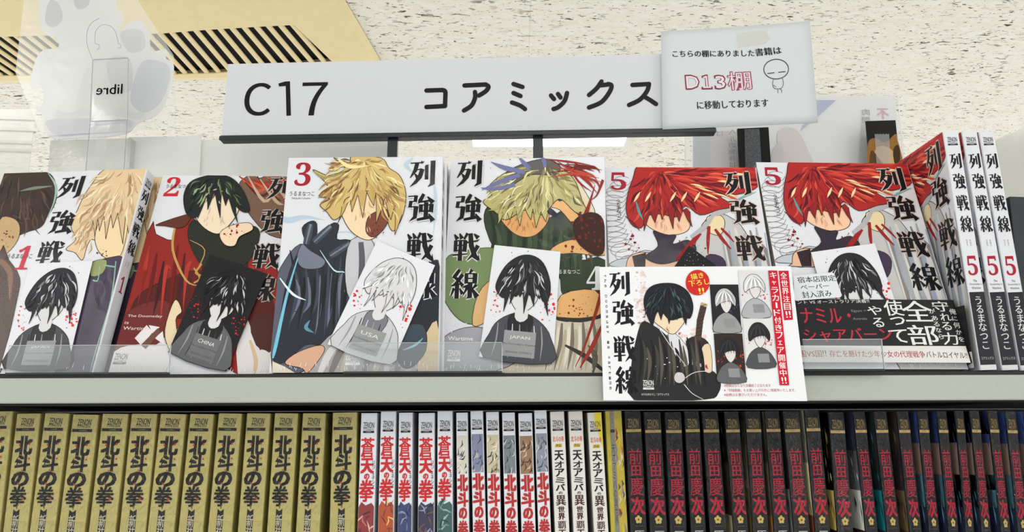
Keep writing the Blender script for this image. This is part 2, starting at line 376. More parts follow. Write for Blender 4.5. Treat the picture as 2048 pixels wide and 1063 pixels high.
# air conditioner panel
AC = noisy('beige_plastic', (240, 220, 168), (235, 215, 162), (30, 30, 30), .5, .02)
az = CZ-.02
AC2 = 0
ac = empty('air_conditioner', Matrix.Translation((-1.0, 1.6, az))); tag(ac, 'beige ceiling air conditioner panel with a long slotted grille', 'air conditioner')
def az_(x, y, z=az): return atZ(x, y, z)-Vector((-1.0, 1.6, az))
top = [(-130, 78), (57, 72), (200, 70), (324, 67), (410, 60), (460, 57), (527, 53), (588, 50)]
bot = [(665, 124), (600, 130), (520, 140), (430, 147), (300, 151), (150, 152), (50, 152), (-130, 154)]
outer = [az_(*p) for p in ((-420, 168), (448, 155), (768, 150), (741, 118), (655, -4), (560, -150), (-700, -150))]
hole = [az_(*p) for p in top+bot]
tt = tessellate_polygon([outer, hole]); vv = outer+hole; nn = len(vv)
V2 = vv+[p+Vector((0, 0, .012)) for p in vv]; FF = [tuple(a) for a in tt]
k = len(outer); FF += [(i, (i+1) % k, (i+1) % k+nn, i+nn) for i in range(k)]
h0 = k; kh = len(hole); FF += [(h0+i, h0+(i+1) % kh, h0+(i+1) % kh+nn, h0+i+nn) for i in range(kh)]
o = mesh('panel', V2, FF, AC, ac)
# outer bevelled skirt of the panel
out2 = [az_(*p, CZ-.002) for p in ((-420, 172), (448, 159), (780, 155), (756, 112), (690, 0), (600, -150), (-700, -150))]
sk = [p+Vector((0, 0, .0005)) for p in outer]+out2
mesh('skirt', sk, [(i, (i+1) % k, (i+1) % k+k, i+k) for i in range(k)], AC, ac)
slab('cavity_shade', [p+Vector((0, 0, .0155)) for p in hole], Vector((0, 0, .002)), DARK, ac)  # shallow black sheet, its colour stands in for deep shade behind the slats
n0 = len(hole); mesh('cavity_light_block', [p+Vector((0, 0, .003)) for p in hole]+[p+Vector((0, 0, .0156)) for p in hole], [(i, (i+1) % n0, (i+1) % n0+n0, i+n0) for i in range(n0)], DARK, ac)  # black wall added to stop light leaking in behind the slats
def along(poly, x):
    for a, b in zip(poly, poly[1:]):
        if a[0] <= x <= b[0]: t = (x-a[0])/(b[0]-a[0]); return a[1]+(b[1]-a[1])*t
    return poly[0][1] if x < poly[0][0] else poly[-1][1]
botr = bot[::-1]; sl0 = None
for i in range(31):
    xt = 583-24.2*i; yt = along(top, xt)-4; xb = 655-23.4*i if i < 10 else 655-23.4*10-21.5*(i-10); yb = along(botr, xb)+5
    if xt < -120: break
    A, B = az_(xt-4, yt), az_(xb-4, yb); A.z = B.z = .001; d = (B-A).normalized(); s = d.cross(Vector((0, 0, 1))).normalized(); w = .0078
    v = []
    for P in (A, A+(B-A)*.5, B):
        for q in range(8):
            a = q/8*2*math.pi; v.append(P+s*math.cos(a)*w+Vector((0, 0, .0045+math.sin(a)*.0042)))
    f = [(r*8+q, r*8+(q+1) % 8, (r+1)*8+(q+1) % 8, (r+1)*8+q) for r in range(2) for q in range(8)]
    mesh('louver_slat', v, f, AC, ac, None, True)

# ================================================================== BOOKSHELF
YF = .572
sh = empty('bookshelf', Matrix.Translation((0, YF, 0))); tag(sh, 'grey-green painted steel bookshelf carrying two rows of comics', 'shelf')
zt = ZC+.0384; zb = ZC+.0199
bxs('shelf_board', [(-1.15, 0, zb, 1.15, .44, zt)], METAL, sh, .0012)
bxs('underside_shade_sheet', [(-1.148, .004, zb-.0012, 1.148, .438, zb-.0002)], DARK, sh)  # thin black sheet: shadow below the steel board painted as colour
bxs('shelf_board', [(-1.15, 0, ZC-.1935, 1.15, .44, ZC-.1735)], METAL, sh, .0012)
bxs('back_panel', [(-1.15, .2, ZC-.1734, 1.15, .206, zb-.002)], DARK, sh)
bxs('side_panel', [(-1.17, 0, .0, -1.15, .44, zt)], METAL, sh); bxs('side_panel', [(1.15, 0, .0, 1.17, .44, zt)], METAL, sh)
bxs('plinth', [(-1.15, .01, 0, 1.15, .43, .1)], METAL, sh)
mt = bxs('display_mat', [(-.62, YF+.002, zt+.0001, .62, YF+.2, zt+.0026)], noisy('black_rubber_mat', (18, 18, 20), (26, 26, 28), (60, 60, 60), .5)); tag(mt, 'thin black mat along the top shelf under the face-out comics', 'mat')
ZB = zt+.0034      # foot level of face-out books

# ================================================================== FACE-OUT COMICS
def place(pose, s=1, dz=0):
    x, y, yaw, lean, roll = pose; return book_matrix(x*s, y*s, yaw, lean, roll, ZC+.0425*s+dz)
PO = {'v1': (place((-.4436, .5912, -4.5, 14.3, -.1)), .128), 'v2': (place((-.3067, .588, 0, 16, 1)), .128), 'v3': (place((-.1848, .5879, .6, 7.3, -.5), .982), .1257),
      'v4': (place((-.0562, .5955, -5, 6.9, 1.0)), .128), 'v5a': (place((.0761, .5760, -.5, 15.2, .7)), .128), 'v5b': (place((.2056, .5625, 2.1, 15.5, .2), 1.02), .1305)}
def number(T, r, ch, xl, y, xr, h, c):
    N = sub(T); N.T(ch, xl, y, xr, y, h, c); N.build('volume_number', r, onfront)
def title(P, cs, w, h, c=BK, hal=None):
    """cs: photo centres of the title characters"""
    if hal: halo(P, cs, w, h, hal)
    for ch, (x, y) in zip('列強戦線', cs):
        u, v = P.conv(x, y); P.kanji(ch, u, v, w, h, c)
def spine_small(w, t, h, num, light=WHITE):
    P = Print(); zenon(P, t/2, -.0095, t*.62, BK, BK, (230, 230, 230))
    for i, ch in enumerate('列強戦線'): P.kanji(ch, t*.5, -(.024+.0163*i), t*.72, .0128, BK)
    P.V('れっきょう', t*.36, -.085, -.0905, t*.11, BK); P.V('せんせん', t*.6, -.085, -.0905, t*.11, BK)
    P.H(num, t*.5, -.106, t*.4, .0145, RED); return P
def leaning(key, label, cm=WHITE, num='', t=.0135, group=None, bare=False, M=None, crimp=True):
    M0, w = PO[key]; h = w/.128*.182; M = M or M0
    r = empty('comic_book', M); tag(r, label, 'book', group)
    body(r, w, h, t, ink(cm, .35, 'glossy_cover'), ink(WHITE, .35, 'glossy_cover'), FILM_SOFT)
    if num:
        S = spine_small(w, t, h, num); S.build('spine_lettering', r, onspine(w, t, h))
    P = Print(conv_for(M0)); P.clip = (0, 0, w, h)
    if crimp: seam(r, w)
    return r, P, w, h
def author(P, x, y, wpx, c=BK):
    N = sub(P); N.T('うるまなつこ', x-wpx/2, y, x+wpx/2, y, wpx*.2, c, (0, .01)); N.build('author_lettering', r, onfront)
# ---- the look of every cover: loose generic colour shapes in place of the printed artwork
def art1(P):
    P.px([(0, 340), (60, 344), (95, 345), (110, 362), (114, 388), (108, 412), (95, 432), (84, 452), (60, 462), (0, 470)], (62, 48, 44), 4)
    P.locks([(0, 348), (95, 348), (108, 380), (98, 420), (80, 448), (10, 455)], (40, 300), 46, [(84, 66, 60), (40, 30, 30), (98, 74, 66), (50, 40, 38)], (20, 50), (2, 5), 3)
    P.st([(96, 346, 1), (112, 372, 5), (108, 405, 3), (92, 440, .5)], (160, 190, 178)); P.st([(40, 382, 1), (70, 376, 6), (105, 372, 1)], (120, 135, 122))
    P.px([(0, 440), (26, 436), (40, 452), (36, 480), (16, 505), (0, 512)], (196, 166, 122), 4)
    P.drops(18, 478, 14, 18, 26, (120, 40, 34), .5, 2)
    P.px([(0, 505), (18, 520), (40, 556), (34, 600), (14, 690), (0, 745), (-40, 745)], (86, 70, 66), 3); P.st([(0, 520, 10), (20, 545, 12), (20, 600, 3)], (134, 100, 82))
    P.px([(208, 340), (250, 338), (296, 336), (290, 380), (262, 470), (250, 520), (236, 516), (190, 480), (176, 488), (165, 520), (150, 505), (132, 498), (152, 478), (142, 452), (155, 420), (168, 392), (184, 368)], (226, 200, 160), 4)
    P.px([(205, 436), (236, 428), (256, 440), (246, 500), (230, 520), (212, 516), (196, 500), (190, 470)], (238, 214, 172), 4)
    P.fringe([(186, 440), (196, 436), (208, 430), (222, 428), (236, 426), (252, 430), (266, 436)], [(190, 474), (199, 462), (212, 478), (226, 456), (246, 488), (258, 470)], (216, 188, 148))
    P.locks([(210, 342), (292, 342), (270, 430), (190, 436), (175, 500), (150, 480), (155, 420), (180, 370)], (262, 330), 90, [(240, 224, 190), (198, 166, 128), (172, 138, 106), (234, 210, 170), (206, 176, 138)], (18, 46), (2, 5), 5)
    P.locks([(150, 440), (186, 440), (180, 500), (150, 510)], (200, 400), 16, [(240, 224, 190), (186, 152, 116)], (14, 34), (2, 4), 6)
    P.drops(204, 506, 12, 12, 20, (110, 34, 34), .5, 2)
    P.px([(198, 520), (252, 516), (238, 590), (205, 690), (184, 750), (110, 750), (140, 660), (160, 560), (176, 530)], (72, 62, 84), 3)
    P.px([(186, 524), (214, 520), (206, 546), (182, 552)], (152, 160, 110), 3)
    for a in ([(232, 522, 2), (222, 600, 2.4), (192, 700, 2), (180, 745, 1)], [(200, 532, 2), (196, 560, 2), (186, 560, 3)], [(208, 530, 3), (232, 534, 3)]): P.st(a, (140, 186, 168))
    for i in range(6): P.st([(210-i*8, 560+i*14, 2), (190-i*6, 640+i*8, 4), (170-i*6, 735, 1)], (56, 48, 66))
def art2(P):
    P.px([(478, 368), (500, 350), (520, 356), (545, 346), (600, 346), (620, 400), (590, 470), (540, 470), (500, 430), (486, 400)], (120, 92, 78), 4)
    for i in range(14): P.st([(478+i*6, 352+i % 3*6, 2), (510+i*6, 372+i % 4*10, 7), (540+i*4, 360+i*7, .5)], [(168, 44, 34), (206, 88, 60), (92, 34, 28), (196, 170, 140)][i % 4])
    P.px([(296, 462), (312, 468), (345, 480), (352, 446), (380, 432), (420, 466), (470, 476), (500, 482), (530, 500), (560, 560), (560, 745), (470, 745), (420, 700), (340, 650), (300, 690), (212, 745), (196, 745)], (146, 38, 34), 3)
    P.px([(330, 560), (400, 540), (480, 560), (545, 600), (545, 700), (480, 690), (430, 660), (380, 640), (320, 640), (250, 690), (270, 600)], (86, 28, 28), 4)
    P.px([(212, 690), (260, 620), (330, 600), (345, 640), (310, 690), (215, 700)], (112, 42, 40), 4)
    for i in range(16): P.st([(300+i*14, 490+i % 4*16, 3), (290+i*14, 540+i % 3*20, 8), (276+i*15, 610+i % 5*12, .5)], [(176, 56, 46), (108, 28, 28), (64, 24, 28)][i % 3])
    P.px([(388, 440), (420, 462), (470, 470), (505, 452), (520, 470), (500, 520), (440, 560), (396, 520), (376, 470)], (40, 44, 38), 4)
    P.st([(352, 446, 4), (346, 500, 5), (372, 560, 4), (400, 572, 1)], (190, 148, 84)); P.st([(380, 480, 1), (410, 500, 2), (395, 540, 2)], (190, 150, 92))
    P.px([(350, 436), (385, 424), (380, 410), (392, 400), (380, 440), (362, 456), (330, 452), (312, 450)], (96, 52, 40), 3)
    P.px([(385, 420), (390, 380), (430, 362), (470, 380), (478, 420), (452, 458), (432, 468), (404, 452)], (234, 216, 190), 4)
    P.px([(372, 424), (368, 392), (380, 366), (406, 354), (438, 350), (466, 358), (488, 384), (500, 420), (486, 424), (470, 410), (448, 384), (430, 378), (404, 398), (398, 430), (386, 436)], (36, 40, 40), 4)
    P.fringe([(398, 404), (414, 392), (430, 382), (444, 384), (458, 396), (472, 410)], [(396, 438), (416, 420), (441, 436), (452, 412), (476, 446)], (36, 40, 40))
    P.locks([(376, 420), (384, 370), (410, 356), (460, 360), (494, 410), (470, 404), (440, 384), (400, 404)], (436, 340), 44, [(98, 118, 86), (22, 26, 26), (62, 78, 62), (146, 166, 126), (26, 30, 30)], (14, 34), (1.5, 4), 7)
    P.locks([(400, 410), (440, 396), (470, 420), (440, 460), (410, 450)], (430, 380), 8, [(214, 190, 166), (206, 176, 156)], (8, 18), (1.5, 3), 8)
    P.px([(440, 468), (462, 452), (498, 446), (506, 460), (480, 474), (470, 492), (450, 490)], (236, 210, 180), 4); P.drops(468, 462, 24, 14, 30, (140, 24, 26), .6, 2.4)
    P.px([(352, 640), (364, 622), (350, 600), (330, 660), (340, 700), (360, 700)], (226, 208, 172), 4)
    for a in ([(388, 536, 3), (400, 556, 4), (388, 566, 3)], [(404, 528, 3), (392, 546, 4), (410, 552, 2)]): P.st(a, (186, 150, 84))
    P.px([(214, 745), (226, 705), (262, 690), (300, 690), (334, 700), (330, 745)], (224, 220, 222), 2)
    P.px([(270, 676), (294, 650), (306, 664), (284, 692)], (226, 222, 222)); P.px([(298, 650), (320, 654), (306, 668)], (226, 222, 222)); P.px([(310, 676), (326, 662), (330, 690)], (226, 222, 222))
    P.px([(282, 690), (316, 656), (322, 664), (292, 698)], (112, 76, 66))
    P.px([(476, 748), (480, 660), (496, 640), (520, 700), (545, 690), (545, 750)], (220, 216, 218), 2); P.px([(500, 640), (545, 630), (545, 700), (530, 700), (512, 690)], (76, 40, 38), 2)
    P.st([(500, 680, 5), (512, 720, 9), (508, 748, 5)], (214, 186, 150))
def art3(P):
    for a in ([(545, 430, 5), (575, 440, 12), (610, 434, 8), (650, 440, 1)], [(560, 500, 2), (556, 540, 10), (566, 580, 2)], [(826, 316, 3), (812, 330, 10), (826, 345, 2)], [(860, 320, 1), (872, 400, 7), (866, 470, 1)], [(640, 470, 1), (700, 464, 3), (716, 490, 1)]): P.st(a, (186, 206, 222))
    P.px([(548, 580), (570, 520), (600, 488), (626, 500), (650, 540), (640, 700), (600, 745), (545, 745)], (92, 96, 112), 3)
    P.px([(574, 560), (592, 512), (610, 488), (604, 456), (622, 442), (634, 448), (636, 482), (662, 448), (678, 450), (674, 478), (700, 480), (716, 505), (704, 560), (684, 590), (700, 640), (670, 690), (640, 690), (610, 690), (570, 724), (546, 716), (560, 640)], (46, 50, 60), 3)
    for i in range(22): P.st([(580+i*6, 500+(i*29) % 60, 2), (590+i*5, 560+(i*17) % 60, 7), (570+i*6, 620+(i*41) % 60, .5)], [(30, 32, 38), (66, 72, 86), (110, 116, 134), (38, 44, 52)][i % 4])
    P.px([(604, 488), (620, 500), (650, 520), (640, 536), (606, 536), (594, 516)], (120, 124, 142), 4)
    for b, t_ in (((612, 488), (622, 448)), ((628, 484), (662, 452)), ((660, 512), (700, 486))): P.st([(b[0], b[1], 12), ((b[0]+t_[0])/2, (b[1]+t_[1])/2, 14), (t_[0], t_[1], 10)], (70, 76, 88)); P.st([(b[0], b[1], 2), (t_[0], t_[1], 5)], (120, 132, 146))
    P.st([(596, 516, 2), (574, 590, 5), (552, 690, 7), (546, 716, 3)], (118, 188, 214)); P.st([(640, 500, 1), (668, 540, 3), (690, 545, 2), (700, 570, .5)], (196, 220, 232)); P.st([(560, 556, 2), (586, 588, 5), (612, 600, 1)], (222, 238, 244)); P.st([(620, 640, 1), (612, 655, 8), (628, 665, 1)], (96, 150, 170))
    P.px([(702, 480), (742, 478), (750, 520), (735, 600), (700, 600), (690, 540)], (196, 198, 204), 3); P.st([(722, 484, 10), (724, 530, 12), (716, 590, 4)], (92, 94, 104))
    P.px([(640, 690), (700, 650), (790, 660), (850, 700), (850, 750), (620, 750)], (168, 166, 166), 3)
    for i in range(9): P.st([(640+i*22, 745, 10), (660+i*20, 705, 14), (690+i*16, 670, 2)], [(208, 208, 210), (128, 126, 124), (188, 182, 170)][i % 3])
    P.px([(830, 560), (876, 520), (884, 640), (862, 700), (840, 690), (806, 640)], (44, 46, 54), 3); P.px([(842, 690), (874, 640), (878, 745), (836, 748)], (206, 186, 150), 3); P.px([(800, 660), (846, 650), (852, 700), (820, 736), (796, 720)], (62, 74, 84), 4)
    P.st([(806, 700, 1), (830, 690, 5), (846, 676, 1)], (124, 178, 200))
    P.px([(604, 736), (570, 726), (596, 704), (640, 690), (648, 704), (616, 745)], (214, 170, 142), 4); P.px([(545, 745), (545, 722), (568, 732), (590, 745)], (216, 208, 190))
    P.px([(680, 408), (700, 380), (750, 380), (778, 400), (776, 440), (756, 470), (734, 480), (706, 466), (688, 440)], (240, 216, 178), 4)
    P.px([(740, 430), (778, 420), (772, 452), (748, 474), (732, 462)], (122, 70, 56), 4); P.drops(752, 462, 20, 14, 22, (90, 40, 34), .5, 2)
    P.px([(668, 316), (700, 326), (705, 313), (762, 316), (778, 336), (800, 352), (812, 388), (806, 430), (788, 462), (776, 444), (782, 410), (762, 392), (736, 382), (712, 390), (690, 400), (684, 428), (668, 440), (654, 424), (640, 410), (660, 398), (638, 392), (656, 372), (626, 340), (660, 352), (690, 336)], (206, 180, 116), 4)
    P.fringe([(684, 414), (700, 396), (716, 388), (734, 384), (752, 388), (770, 396), (790, 410), (804, 430)], [(676, 446), (704, 424), (726, 436), (748, 412), (752, 448), (782, 440), (790, 470)], (196, 166, 104))
    P.locks([(660, 320), (760, 318), (806, 370), (808, 430), (780, 440), (740, 386), (690, 396), (660, 424), (640, 400), (655, 360)], (730, 322), 120, [(236, 224, 164), (156, 118, 76), (190, 158, 96), (120, 86, 58), (222, 202, 136), (168, 130, 86)], (16, 40), (2, 5), 9)
    P.locks([(700, 420), (740, 400), (766, 430), (730, 470), (706, 456)], (720, 380), 8, [(222, 190, 150), (204, 160, 126)], (10, 20), (1.5, 3), 10)
    P.st([(676, 318, 3), (700, 334, 8), (740, 332, 1)], (236, 220, 160)); P.st([(626, 342, 1), (650, 356, 5), (690, 344, 1)], (150, 150, 96))
    P.drops(650, 540, 60, 60, 18, (60, 64, 74), .5, 1.4)
def art4(P):
    P.px([(968, 430), (985, 410), (1040, 440), (1090, 440), (1150, 410), (1166, 470), (1160, 520), (1210, 520), (1210, 640), (1130, 600), (1110, 540), (1000, 500), (976, 470)], (48, 62, 44), 3)
    for i in range(20): P.st([(980+i*11, 420+(i*31) % 60, 3), (990+i*10, 470+(i*17) % 50, 9), (976+i*11, 520+(i*7) % 40, .5)], [(34, 44, 34), (68, 84, 58), (56, 70, 50)][i % 3])
    P.px([(890, 520), (935, 500), (1000, 500), (990, 560), (960, 640), (920, 640), (886, 590)], (120, 140, 96), 4); P.px([(955, 590), (985, 560), (1000, 600), (975, 640), (945, 650)], (216, 176, 124), 3)
    P.px([(884, 680), (930, 655), (980, 660), (1010, 700), (1020, 745), (876, 745)], (164, 164, 172), 4)
    P.px([(1110, 640), (1200, 630), (1210, 745), (1000, 745), (1040, 720)], (206, 198, 178), 3)
    for i in range(14): P.st([(1110+i*7, 640+(i*13) % 20, 4), (1104+i*8, 690, 8), (1090+i*9, 740, 1)], [(178, 168, 148), (222, 216, 200), (120, 112, 100)][i % 3])
    P.px([(1122, 590), (1190, 580), (1206, 620), (1180, 636), (1116, 640)], (222, 172, 112), 3); P.st([(1112, 636, 6), (1160, 640, 9), (1206, 632, 6)], (52, 48, 46))
    P.st([(1130, 690, 4), (1170, 712, 10), (1206, 740, 6)], (58, 54, 52)); P.st([(1176, 690, 2), (1190, 712, 12), (1186, 745, 4)], (96, 92, 76))
    P.px([(1000, 430), (1040, 410), (1092, 420), (1096, 442), (1074, 468), (1048, 474), (1022, 462)], (220, 164, 104), 4)
    P.px([(1138, 360), (1150, 354), (1180, 400), (1190, 430), (1170, 440), (1150, 400)], (222, 206, 176), 4)
    P.px([(1088, 400), (1104, 396), (1130, 402), (1160, 436), (1150, 452), (1120, 420), (1094, 412)], (226, 174, 112), 4)
    P.px([(1102, 498), (1130, 482), (1170, 476), (1206, 470), (1210, 510), (1150, 506), (1110, 508)], (222, 172, 112), 4)
    P.st([(1114, 384, 4), (1120, 398, 10), (1124, 400, 2)], (40, 46, 66)); P.st([(1074, 404, 3), (1100, 422, 12), (1124, 440, 5)], (38, 42, 60))
    P.px([(966, 404), (984, 390), (976, 376), (990, 360), (1010, 346), (1040, 332), (1086, 322), (1124, 336), (1150, 362), (1164, 400), (1176, 430), (1150, 424), (1118, 398), (1086, 430), (1050, 420), (1012, 440), (990, 424)], (186, 176, 118), 4)
    P.px([(1010, 350), (1040, 330), (1090, 318), (1120, 332), (1110, 350), (1060, 350), (1020, 372)], (98, 94, 92), 4)
    P.fringe([(996, 426), (1012, 418), (1030, 412), (1048, 412), (1066, 418), (1082, 424), (1096, 426)], [(996, 450), (1020, 440), (1040, 452), (1062, 440), (1072, 456), (1092, 444)], (186, 178, 116))
    P.locks([(972, 402), (1000, 350), (1086, 326), (1140, 350), (1168, 410), (1118, 398), (1084, 424), (1010, 430)], (1090, 330), 120, [(214, 212, 152), (130, 122, 84), (168, 162, 102), (98, 92, 78), (226, 224, 180), (150, 142, 96)], (16, 44), (2, 5), 11)
    P.locks([(1010, 440), (1080, 440), (1060, 466), (1030, 466)], (1046, 400), 8, [(196, 132, 84), (178, 112, 70)], (10, 20), (1.5, 3), 12)
    for a in ([(1050, 345, 8), (1010, 336, 9), (982, 324, 1)], [(1040, 350, 8), (1000, 364, 9), (964, 380, 1)], [(1060, 338, 8), (1048, 326, 8), (1036, 312, 1)], [(1090, 335, 6), (1088, 322, 8), (1080, 308, 3)], [(1030, 370, 8), (990, 378, 7), (962, 376, 1)]): P.st(a, (112, 116, 160))
    for i in range(15): P.st([(1090+(i*17) % 60, 318+(i*7) % 40, 1), (1140+(i*11) % 50, 324+(i*13) % 40, 4), (1180+(i*5) % 26, 330+(i*19) % 60, .6)], [(150, 44, 34), (112, 30, 26), (182, 70, 52)][i % 3])
    P.st([(1190, 370, 1), (1178, 410, 6), (1168, 440, 12)], (140, 44, 34)); P.st([(1206, 360, 6), (1194, 390, 3), (1182, 400, 1)], (140, 44, 34))
    P.px([(1150, 440), (1180, 425), (1206, 440), (1208, 500), (1190, 510), (1160, 490), (1148, 465)], (58, 32, 28), 4); P.drops(1170, 470, 44, 50, 60, (112, 38, 28), .8, 4)
    P.st([(1208, 560, 8), (1196, 610, 7), (1170, 690, 4), (1150, 735, 1)], (150, 50, 36)); P.st([(1208, 640, 3), (1186, 690, 9), (1160, 735, 2)], (160, 54, 40)); P.drops(1150, 612, 40, 26, 30, (140, 46, 34), .6, 2.4)
    P.drops(1000, 345, 60, 30, 10, (150, 50, 40), .5, 1.5)
def art5(P):
    for i in range(17):    # grey looping lines behind the numeral
        t = i/16; x = 1262-46*math.sin(t*2.6+.25)+t*26; y = 362+t*170; r = 13+9*math.sin(t*3.1)
        pts = [(x+math.cos(a)*r*1.3-6, y+math.sin(a)*r*.75, 1.1) for a in [k*.7 for k in range(9)]]
        P.st(pts, (138, 134, 134), 2, False)
    P.drops(1256, 474, 14, 16, 18, (130, 28, 40), .8, 4); P.drops(1268, 494, 12, 10, 14, (130, 28, 40), .8, 4)
    P.px([(1225, 533), (1232, 520), (1260, 514), (1290, 500), (1330, 512), (1350, 533)], (190, 198, 206), 3)
    P.px([(1252, 534), (1258, 514), (1284, 504), (1330, 512), (1356, 524), (1336, 540), (1250, 540)], (228, 186, 156), 3); P.px([(1264, 512), (1292, 505), (1290, 540), (1270, 540)], (46, 34, 42))
    P.px([(1388, 520), (1420, 430), (1470, 440), (1500, 480), (1540, 560), (1580, 700), (1580, 745), (1440, 745)], (196, 196, 196), 3)
    for i in range(18): P.st([(1440+i*6, 450+(i*17) % 40, 3), (1456+i*6, 520+(i*11) % 50, 12), (1470+i*6, 610+(i*29) % 80, 1)], [(170, 172, 176), (214, 214, 212), (140, 132, 128), (152, 168, 190)][i % 4])
    P.px([(1412, 512), (1440, 512), (1452, 530), (1440, 560), (1412, 560)], (66, 52, 78), 3)
    P.px([(1284, 424), (1310, 410), (1364, 420), (1380, 440), (1374, 462), (1340, 470), (1304, 458), (1286, 440)], (242, 200, 168), 4)
    P.px([(1306, 462), (1330, 470), (1352, 470), (1346, 488), (1376, 480), (1392, 500), (1358, 520), (1320, 528), (1290, 514), (1316, 492)], (50, 42, 58), 4)
    P.px([(1414, 434), (1440, 430), (1450, 446), (1440, 470), (1416, 462)], (232, 214, 172), 3)
    for a in ([(1418, 452, 6), (1416, 480, 7), (1416, 508, 2)], [(1430, 458, 5), (1446, 480, 7), (1462, 498, 2)], [(1442, 456, 4), (1456, 470, 5), (1468, 484, 2)], [(1400, 466, 8), (1380, 490, 10), (1352, 520, 5)]): P.st(a, (152, 34, 36))
    P.st([(1382, 474, 7), (1410, 452, 9), (1432, 420, 5)], (176, 176, 182)); P.px([(1424, 432), (1428, 408), (1440, 418), (1464, 420), (1444, 430)], (176, 176, 176)); P.drops(1380, 496, 34, 22, 26, (96, 28, 34), .6, 2.5)
    P.px([(1274, 334), (1300, 332), (1420, 332), (1515, 332), (1516, 372), (1480, 388), (1440, 392), (1466, 412), (1436, 420), (1400, 430), (1372, 412), (1352, 434), (1322, 428), (1296, 432), (1282, 456), (1262, 448), (1252, 420), (1256, 386), (1266, 356)], (170, 42, 42), 4)
    P.fringe([(1286, 434), (1300, 424), (1318, 418), (1334, 416), (1350, 418), (1366, 420), (1380, 424)], [(1288, 462), (1310, 446), (1324, 440), (1346, 458), (1358, 444), (1384, 454)], (140, 34, 40))
    P.locks([(1290, 336), (1505, 336), (1512, 366), (1440, 396), (1390, 410), (1350, 400), (1330, 360)], (1310, 348), 90, [(206, 68, 54), (112, 26, 36), (188, 52, 48), (224, 96, 72), (96, 24, 34)], (26, 70), (2, 7), 13, .08)
    P.locks([(1260, 400), (1280, 345), (1330, 340), (1390, 410), (1350, 428), (1290, 430), (1264, 446)], (1320, 336), 60, [(122, 30, 38), (208, 74, 58), (150, 36, 40), (84, 22, 32)], (18, 46), (2, 6), 14, .15)
    P.locks([(1370, 350), (1480, 350), (1470, 390), (1390, 400)], (1310, 348), 9, [(238, 214, 160)], (20, 44), (2, 5), 15, .08)
    P.locks([(1296, 440), (1370, 440), (1350, 466), (1320, 462)], (1330, 400), 8, [(220, 168, 140), (206, 150, 126)], (10, 20), (1.5, 3), 16)
    for x in (1268, 1290, 1340, 1362, 1388): P.st([(x, 404, 1), (x+6, 394, 5), (x+12, 384, .6)], (240, 214, 166))
    P.st([(1272, 404, 2), (1278, 424, 5), (1286, 440, 1)], (90, 150, 148)); P.st([(1250, 432, 1), (1268, 448, 4), (1280, 462, .5)], (112, 28, 40))
    P.st([(1470, 402, 1), (1486, 394, 4), (1512, 384, 1)], (110, 168, 166))
def art5low(P):     # lower right of the cover, seen on the second copy
    P.px([(1700, 540), (1800, 500), (1880, 600), (1880, 640), (1700, 640)], (186, 182, 178), 3)
    P.px([(1780, 560), (1820, 555), (1830, 620), (1790, 640)], (222, 190, 160), 3)
    for i in range(14): P.st([(1800+i*5, 500+(i*13) % 30, 3), (1815+i*5, 560+(i*7) % 30, 8), (1830+i*5, 620, 1)], [(150, 146, 142), (212, 208, 202), (120, 104, 98)][i % 3])
    P.px([(1590, 560), (1660, 540), (1700, 640), (1600, 650)], (170, 190, 206), 3)
    P.st([(1826, 606, 3), (1868, 598, 5), (1886, 590, 2)], (150, 34, 44))

def small_text(P, items):
    N = sub(P)
    for (s, xl, yl, xr, yr, h, c) in items: N.T(s, xl, yl, xr, yr, h, c, (0, .012))
    N.build('subtitle_lettering', r, onfront)
def glow(P, cs, rx, ry, c):
    pass
def halo(P, cs, w, h, c, chars='列強戦線'):
    for ch, (x, y) in zip(chars, cs):
        u, v = P.conv(x, y); P.kanji(ch, u, v, w, h, c, 1.35, 9)
L_ = .91   # ratio used for the title character cell

r, P, w, h = leaning('v1', 'volume 1 comic facing out at the left end, fair and dark heads on white', num='𝟏')
P.ol = 1.2; art1(P); P.build('cover_print', r, onfront); T = sub(P)
title(T, [(143, 374), (123, 444), (101, 506)], .0215, .0225); author(T, 40, 512, 50); number(T, r, '𝟏', 34, 515, 62, 50, (196, 44, 66)); T.build('title_lettering', r, onfront)
M1 = r.matrix_world.copy()
M1b = Matrix.Translation((.0125, .0205, 0)) @ PO['v1'][0]
r, P, w, h = leaning('v1', 'second volume 1 comic tucked behind the front copy, brown edge showing', M=M1b, crimp=False); P.ol = 1.2; art1(P); P.build('cover_print', r, onfront)
bxs('spine_sticker', [(w+.0013, .001, .15, w+.0016, .0125, .17)], ink((60, 50, 46)), r)

r, P, w, h = leaning('v2', 'volume 2 comic facing out, red coat artwork on white cover', num='𝟐')
P.ol = 1.2; art2(P); P.build('cover_print', r, onfront); T = sub(P); glow(T, [(560, 376), (546, 442), (534, 512), (523, 576)], 27, 31, (196, 184, 180))
title(T, [(562, 376), (546, 442), (534, 512), (523, 576)], .0215, .0235, BK, (190, 178, 174)); number(T, r, '𝟐', 331, 373, 360, 46, (196, 40, 52)); author(T, 356, 373, 46)
small_text(T, [('The Doomsday', 256, 632, 325, 633, 7, (226, 214, 210)), ('is', 250, 645, 258, 645, 6, (226, 214, 210)), ('Wartime', 247, 656, 300, 657, 7, (226, 214, 210))]); T.build('title_lettering', r, onfront)
T = sub(P); u, v = T.conv(243, 713); zenon(T, u, v, .0098, (96, 96, 100), (120, 122, 128), (220, 220, 224)); T.build('publisher_mark', r, onfront)

